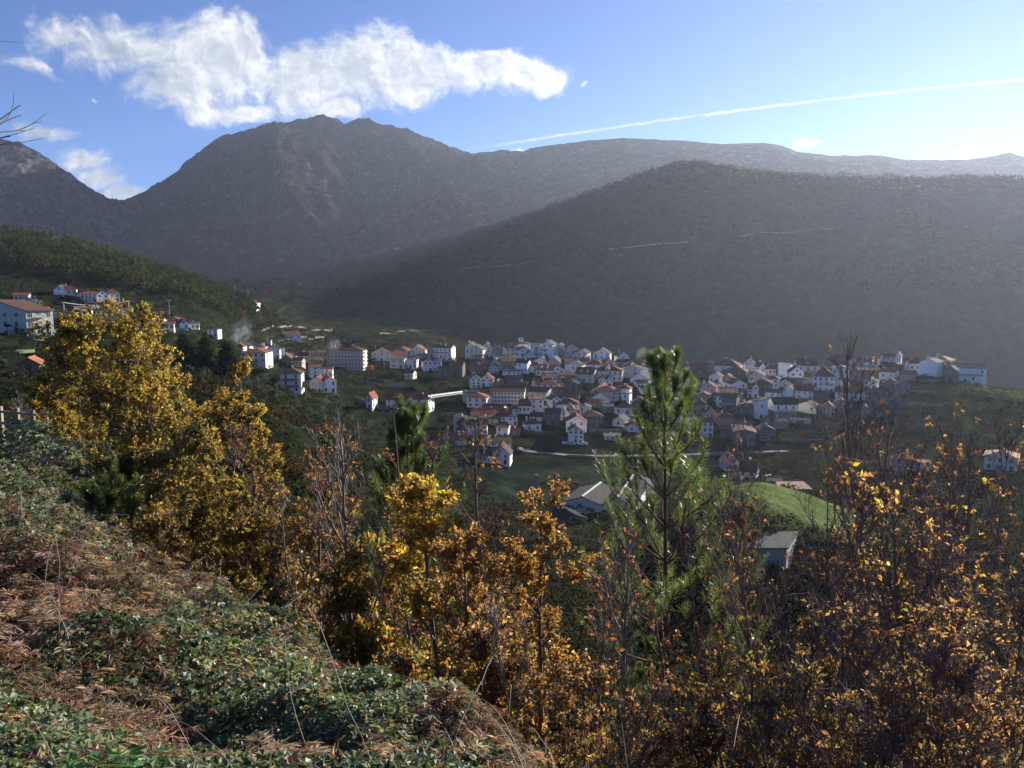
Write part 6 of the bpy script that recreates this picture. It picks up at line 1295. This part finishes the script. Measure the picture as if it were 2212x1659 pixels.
    T(2190, 12.5, 935, 2.3, .22, B, 672, 0.055, 140, 'thin tree with scattered leaves at the right edge', 'bare_tree', 24, 6, 3, 1.2, .7, cat='bare tree')
    T(1925, 11, 985, 1.2, .3, Y_[:2] + B[:2], 546, .10, 141, 'slender oak carrying a bunch of bright orange leaves', n1=18, leafband=([0, .75, .85, 1], [.3, .3, 1, 1]))
    T(2062, 11.6, 945, .9, .5, Y_[:2] + B[:1], 176, .10, 142, 'slender sapling tipped with a tuft of vivid orange leaves', n1=12, leafband=([0, .8, .88, 1], [.05, .1, 1, 1]))
    T(1610, 12.5, 1130, 1.5, .2, R, 252, 0.054, 143, 'bare bushy sapling right behind the tall pine trunk', 'bare_tree', 24, 6, 3, 1.2, .6, cat='bare tree')
    T(1775, 10.5, 1010, 1.5, .25, R, 294, 0.054, 144, 'bare tree with slanting limbs left of the tallest thin one', 'bare_tree', 24, 5, 3, 1.2, .7, cat='bare tree')
    T(1522, 10.5, 1235, .9, .35, R, 200, 0.055, 145, 'thin straight stem right of the tall pine trunk', 'bare_tree', 14, 4, 3, 1.1, .7, cat='bare tree')
    T(1905, 14.5, 905, 2.2, .25, R, 500, 0.054, 148, 'bare tree with fine twigs between the two tallest thin trees', 'bare_tree', 30, 7, 4, 1.1, .6, cat='bare tree')
    T(1795, 15.5, 1000, 2.2, .25, R, 400, 0.054, 149, 'fine-twigged bare tree in front of the lower meadow', 'bare_tree', 30, 7, 4, 1.0, .6, cat='bare tree')
    T(2140, 14.5, 985, 2.2, .25, R, 500, 0.054, 150, 'fine-twigged bare tree before the pale house in the lower right valley', 'bare_tree', 30, 7, 4, 1.0, .6, cat='bare tree')
    T(735, 21, 920, 2.4, .25, R, 500, .09, 151, 'dense brown-twigged bare tree behind the pale sapling', 'bare_tree', 32, 7, 4, .9, .6, cat='bare tree')
    T(1665, 11.5, 1090, 1.8, .25, R, 300, 0.054, 152, 'arching bare sapling left of the meadow behind the pine', 'bare_tree', 26, 6, 4, 1.1, .6, cat='bare tree')
    T(440, 24, 880, 2.6, .15, O + A[:2], 11000, 0.097, 153, 'golden-brown oak filling the dip before the slimmer yellow oak', pallow=lo)
    T(600, 24, 945, 2.4, .12, O, 7500, 0.097, 154, 'dull ochre oak at the right foot of the golden group', pallow=lo, n1=28)
    T(650, 22, 905, 2.2, .2, R, 700, .09, 155, 'brown fine-twigged bare tree between golden group and pale sapling', 'bare_tree', 32, 7, 4, .9, .6, cat='bare tree')
    T(905, 23, 905, 2.2, .2, R, 500, .09, 156, 'bare tree with rusty leaves right of the young dense pine', 'bare_tree', 30, 7, 4, .9, .6, cat='bare tree')
    T(1545, 7.6, 1580, 1.2, .1, B, 1632, 0.049, 157, 'small rusty oak bush at the bottom right of the slim dark sapling', pallow=O, n3=6, n2=8)
    T(1790, 6.8, 1470, 1.2, .1, O, 1496, 0.047, 158, 'ochre oak bush at the very bottom between dark trunks', pallow=B, n3=6, n2=8)
    T(1930, 6.2, 1500, 1.1, .1, B, 1496, 0.046, 159, 'brown oak bush at the bottom edge left of the corner', pallow=O, n3=6, n2=8)
    T(2160, 6.0, 1480, 1.1, .1, B, 1496, 0.046, 160, 'brown oak bush filling the bottom right corner', pallow=B, n3=6, n2=8)
    T(1345, 7.6, 1540, 1.1, .1, B, 1360, 0.047, 161, 'rusty oak bush at the bottom edge before the slim dark sapling', pallow=O, n3=6, n2=8)
    pine(235, 21, 1052, 1.9, .15, 206, 'young green pine low at the bank edge under the golden oaks', 8, 5, .9, .22, thick=.6)
    T(140, 46, 885, 1.8, .1, lo, 6000, 0.114, 162, 'olive-brown shrubby oak right behind the end of the fence', pallow=lo)
    T(150, 33, 955, 1.6, .1, lo, 6000, 0.106, 164, 'green bush on the bank edge right of the fence', pallow=lo)
    T(345, 17.5, 1130, 1.2, .1, O, 3600, 0.084, 165, 'low ochre bush breaking the bank edge under the forked golden oak', pallow=lo)
    T(560, 12.5, 1300, 1.0, .1, lo, 3000, .08, 166, 'small green-brown oak bush on the bank edge left of the pale sapling', pallow=lo)
    T(860, 9.0, 1450, .9, .1, O, 2400, .07, 167, 'small ochre oak bush on the bank edge below the young dense pine', pallow=lo)
    T(-22, 8.6, 90, 3.4, .74, R, 0, .08, 146, 'leafless tree outside the left edge whose twigs reach into the sky', 'bare_tree', 16, 4, 3, .3, .8, cat='bare tree')
    T(88, 53, 850, 1.6, .12, R, 0, .1, 147, 'pale leafless shrub right at the wooden fence', 'bare_shrub', 26, 6, 3, 1.2, .6, m_twig, cat='shrub')
foreground_trees()

# ------------------------------------------------------------------ the bank in front : brambles, dead bracken, nettles, undergrowth
def mound(x, y): return (1.1 - .45 * sstep(15, 35, y)) * np.maximum(0, fbm(x, y, 6.5, 3, 191) + .12) * sstep(4, 11, y) + .95 * np.maximum(0, fbm(x, y, 2.6, 3, 91) + .35) + .18 * np.maximum(0, vnoise(x / .55, y / .55, 97) + .2)
CR = TAB[2]
def crest_y(s): return np.interp(s, CR[0], CR[1])
def bank_pts(n, rng, s0, s1, y0, y1, dens=lambda s, y, x: 1):
    s = rng.uniform(s0, s1, n); y = np.exp(rng.uniform(math.log(y0), math.log(y1), n)); x = s * y; k = rng.random(n) < dens(s, y, x); return s[k], x[k], y[k]
def fernness(s, x, y):
    px = 1106 + 1702 * s; t_ = hgt(x, y) / y; py = 640 - 1702 * t_ * .97
    line = np.interp(px, [0, 350, 700, 900, 1300], [1290, 1330, 1420, 1560, 1700]); band = np.exp(-((py - line) / 125.) ** 2)
    return np.clip(band * 1.05 - .13 + 1.5 * fbm(x, y, 2.0, 4, 131, .65), 0, 1)
def bank():
    rng = np.random.default_rng(77)
    def ok(s, y, x): return (y < crest_y(s) * 1.30 + .5).astype(float)
    # bramble leaves in threes
    s, x, y = bank_pts(140000, rng, -.86, .2, 2.0, 60, ok); fr = fernness(s, x, y); keep = rng.random(len(s)) > fr * .93; s, x, y = s[keep], x[keep], y[keep]
    z = hgt(x, y) + mound(x, y) * (1 + np.minimum(y, 22) / 28) * (1 - .5 * sstep(27, 38, y)) - rng.exponential(.06, len(x)) * (1 + y / 12) + .05; n = len(x); C = np.stack([x, y, z], -1); ls = .042 * (1 + y / 11) * rng.uniform(.6, 1.35, n)
    az = rng.uniform(0, 6.283, n); tilt = rng.uniform(-.2, .5, n); Nn = unit(rng.normal(0, .55, (n, 3)) + UP * .9 + np.array([0, -.25, 0])); Ps, Ds, Ns, Ls = [], [], [], []
    for da in (0, 1.25, -1.25): d = np.stack([np.cos(az + da), np.sin(az + da), tilt * 0], -1); d = d - Nn * (d * Nn).sum(1, keepdims=True) - UP * .18; Ps.append(C); Ds.append(d); Ns.append(Nn); Ls.append(ls * (1.0 if da == 0 else .85))
    V, Fq = leaves(np.concatenate(Ps), np.concatenate(Ds), np.concatenate(Ns), np.concatenate(Ls), np.concatenate(Ls) * .72, .10)
    pal = [(4, (.085, .125, .060)), (3, (.125, .165, .085)), (1.8, (.22, .24, .15)), (1, (.20, .16, .09)), (.3, (.22, .10, .06))]; c = pick(pal, n, rng, .22); patch = fbm(x, y, 1.4, 2, 141)[:, None]; c = c * (1 + .8 * patch)
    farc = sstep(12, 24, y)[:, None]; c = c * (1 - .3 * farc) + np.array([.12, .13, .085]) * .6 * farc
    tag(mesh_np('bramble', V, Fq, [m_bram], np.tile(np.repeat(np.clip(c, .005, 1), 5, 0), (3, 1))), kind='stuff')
    # bramble canes and dry stems
    s, x, y = bank_pts(240, rng, -.8, .3, 3.0, 30, ok); n = len(x); S = np.stack([x, y, hgt(x, y) + mound(x, y) * (1 + np.minimum(y, 22) / 28) * (1 - .5 * sstep(27, 38, y)) * .7], -1); a = rng.uniform(0, 6.28, n); D = np.stack([np.cos(a), np.sin(a), rng.uniform(.5, 2.2, n)], -1)
    Pp = grow(S, D, rng.uniform(.4, 1.1, n) * (1 + y / 40), 7, -.9, .08, rng); V, Fq = tubes(Pp, .0018 + .0003 * y, .001 + .0002 * y, 3); tag(mesh_np('bramble_canes', V, Fq, [m_twig]), kind='stuff')
    # bracken fronds
    s, x, y = bank_pts(56000, rng, -.86, .45, 2.3, 40, ok); fr = fernness(s, x, y); keep = rng.random(len(s)) < fr * .85 + .03; s, x, y = s[keep], x[keep], y[keep]; n = len(x)
    S = np.stack([x, y, hgt(x, y) + mound(x, y) * (1 + np.minimum(y, 22) / 28) * (1 - .5 * sstep(27, 38, y)) * .75], -1); a = rng.uniform(0, 6.283, n); D = np.stack([np.cos(a), np.sin(a), rng.uniform(.5, 1.8, n)], -1); Lf = rng.uniform(.15, .38, n) * (1 + y / 32)
    R_ = grow(S, D, Lf, 24, -2.3, .04, rng); V0, F0 = tubes(R_[:, ::4], .0022 + .0003 * y, .001 + .0002 * y, 3); base = R_[:, 3:23]; T_ = unit(R_[:, 4:24] - R_[:, 3:23]); side = unit(np.cross(T_, UP + .001))
    Vs, Fs, Cs, off = [V0], [F0], [np.tile([[.16, .09, .05]], (len(V0), 1))], len(V0); cf = pick([(3, (.31, .22, .17)), (2, (.23, .155, .12)), (1.8, (.42, .33, .26)), (.8, (.19, .09, .065)), (1, (.15, .11, .08))], n, rng, .2)
    prof = np.sin(np.linspace(.35, 3.0, 20)) ** .8
    for sg in (-1, 1):
        Pb = base.reshape(-1, 3); Dd = (side * sg + T_ * .45 - UP * .28 + rng.normal(0, .32, side.shape)).reshape(-1, 3); Ln = (Lf[:, None] * .34 * prof[None]).ravel() * rng.uniform(.35, 1.15, len(Pb)); Nn = unit(np.cross(T_, side) * sg + rng.normal(0, .3, side.shape)).reshape(-1, 3)
        V, Fq = leaves(Pb, Dd, Nn, Ln, np.maximum(Ln * .15, .005), -.2); Vs.append(V); Fs.append(Fq + off); off += len(V); Cs.append(np.repeat(np.repeat(cf, 20, 0) * rng.uniform(.75, 1.25, (len(Pb), 1)), 5, 0))
    tag(mesh_np('dead_bracken', np.concatenate(Vs), np.concatenate(Fs), [m_fern], np.concatenate(Cs)), kind='stuff')
    # nettles and young grass at the bottom left
    n = 4200; px = rng.normal(245, 95, n).clip(40, 480); yy = rng.uniform(2.65, 3.2, n); s = (px - 1106) / 1702 / .94; x = s * yy; z = hgt(x, yy) + (rng.uniform(.25, .78, n) + .25 * vnoise(px / 30, yy * 6, 3)) * (1 - ((px - 250) / 230) ** 2 * .4); C = np.stack([x, yy, z], -1); a = rng.uniform(0, 6.28, n)
    V, Fq = leaves(C, np.stack([np.cos(a), np.sin(a), rng.uniform(-.5, .1, n)], -1), unit(rng.normal(0, .35, (n, 3)) + UP), rng.uniform(.05, .09, n), rng.uniform(.022, .04, n), .1)
    tag(mesh_np('nettles', V, Fq, [m_bram], np.repeat(pick([(3, (.065, .145, .045)), (2, (.095, .18, .065)), (1, (.05, .10, .04)), (.5, (.13, .14, .06))], n, rng), 5, 0)), kind='stuff')
    n = 9000; s = rng.uniform(-.9, -.45, n); yy = rng.uniform(2.3, 3.3, n); x = s * yy; S = np.stack([x, yy, hgt(x, yy)], -1); a = rng.uniform(0, 6.28, n); Lg = rng.uniform(.12, .34, n)
    V, Fq = leaves(S, np.stack([np.cos(a) * .4, np.sin(a) * .4, np.ones(n)], -1), np.stack([np.sin(a), np.cos(a), np.zeros(n)], -1), Lg, np.full(n, .007), .1)
    tag(mesh_np('grass', V, Fq, [m_bram], np.repeat(pick([(3, (.13, .24, .05)), (1, (.25, .25, .10))], n, rng), 5, 0)), kind='stuff')
    # undergrowth on the falling ground beneath the oaks
    s = rng.uniform(-.8, .85, 150000); f = rng.random(len(s)); y0 = crest_y(s) * 1.05; y = y0 * (62 / y0) ** f; x = s * y; lump = np.maximum(0, fbm(x, y, 5, 3, 151) + .3); z = hgt(x, y) + lump * 2.2 * np.minimum(1, (y / 18)) * rng.uniform(.2, 1, len(x)) ** .5
    C = np.stack([x, y, z], -1); sz = .024 * (1 + y / 4.5) * rng.uniform(.6, 1.4, len(x)); V, Fq = leaves(C, unit(rng.normal(size=C.shape)), unit(rng.normal(0, .6, C.shape) + UP), sz, sz * .6, .1)
    pm = fbm(x, y, 4, 2, 161)[:, None]; c = np.where((pm > .08) & (s[:, None] > -.45) | (pm > .3), pick([(2, (.22, .15, .10)), (1, (.32, .20, .10)), (1, (.14, .15, .075))], len(x), rng), pick([(3, (.055, .075, .030)), (1, (.10, .11, .04))], len(x), rng))
    tag(mesh_np('undergrowth', V, Fq, [m_leaf], np.repeat(c, 5, 0)), kind='stuff')
bank()
# ------------------------------------------------------------------ the air of the valley
def build_haze():
    x, y0, y1, z0, z1 = 18000, -45, 8100, -330, 900
    V = np.array([(sx * x, y, z) for z in (z0, z1) for sx, y in ((-1, y0), (1, y0), (1, y1), (-1, y1))])
    Fc = np.array([(0, 3, 2, 1), (4, 5, 6, 7), (0, 1, 5, 4), (1, 2, 6, 5), (2, 3, 7, 6), (3, 0, 4, 7)])
    m = bpy.data.materials.new('valley air'); m.use_nodes = True; t = NT(m.node_tree); t.n.clear()
    v = t.node('ShaderNodeVolumePrincipled'); v.inputs['Color'].default_value = (0.70, 0.80, 1.0, 1)
    v.inputs['Density'].default_value = HAZE; v.inputs['Anisotropy'].default_value = 0.50
    o = t.node('ShaderNodeOutputMaterial'); t.l.new(v.outputs[0], o.inputs['Volume'])
    tag(mesh_np('haze', V, Fc, [m]), kind='stuff')
HAZE = 0.000046
build_haze()
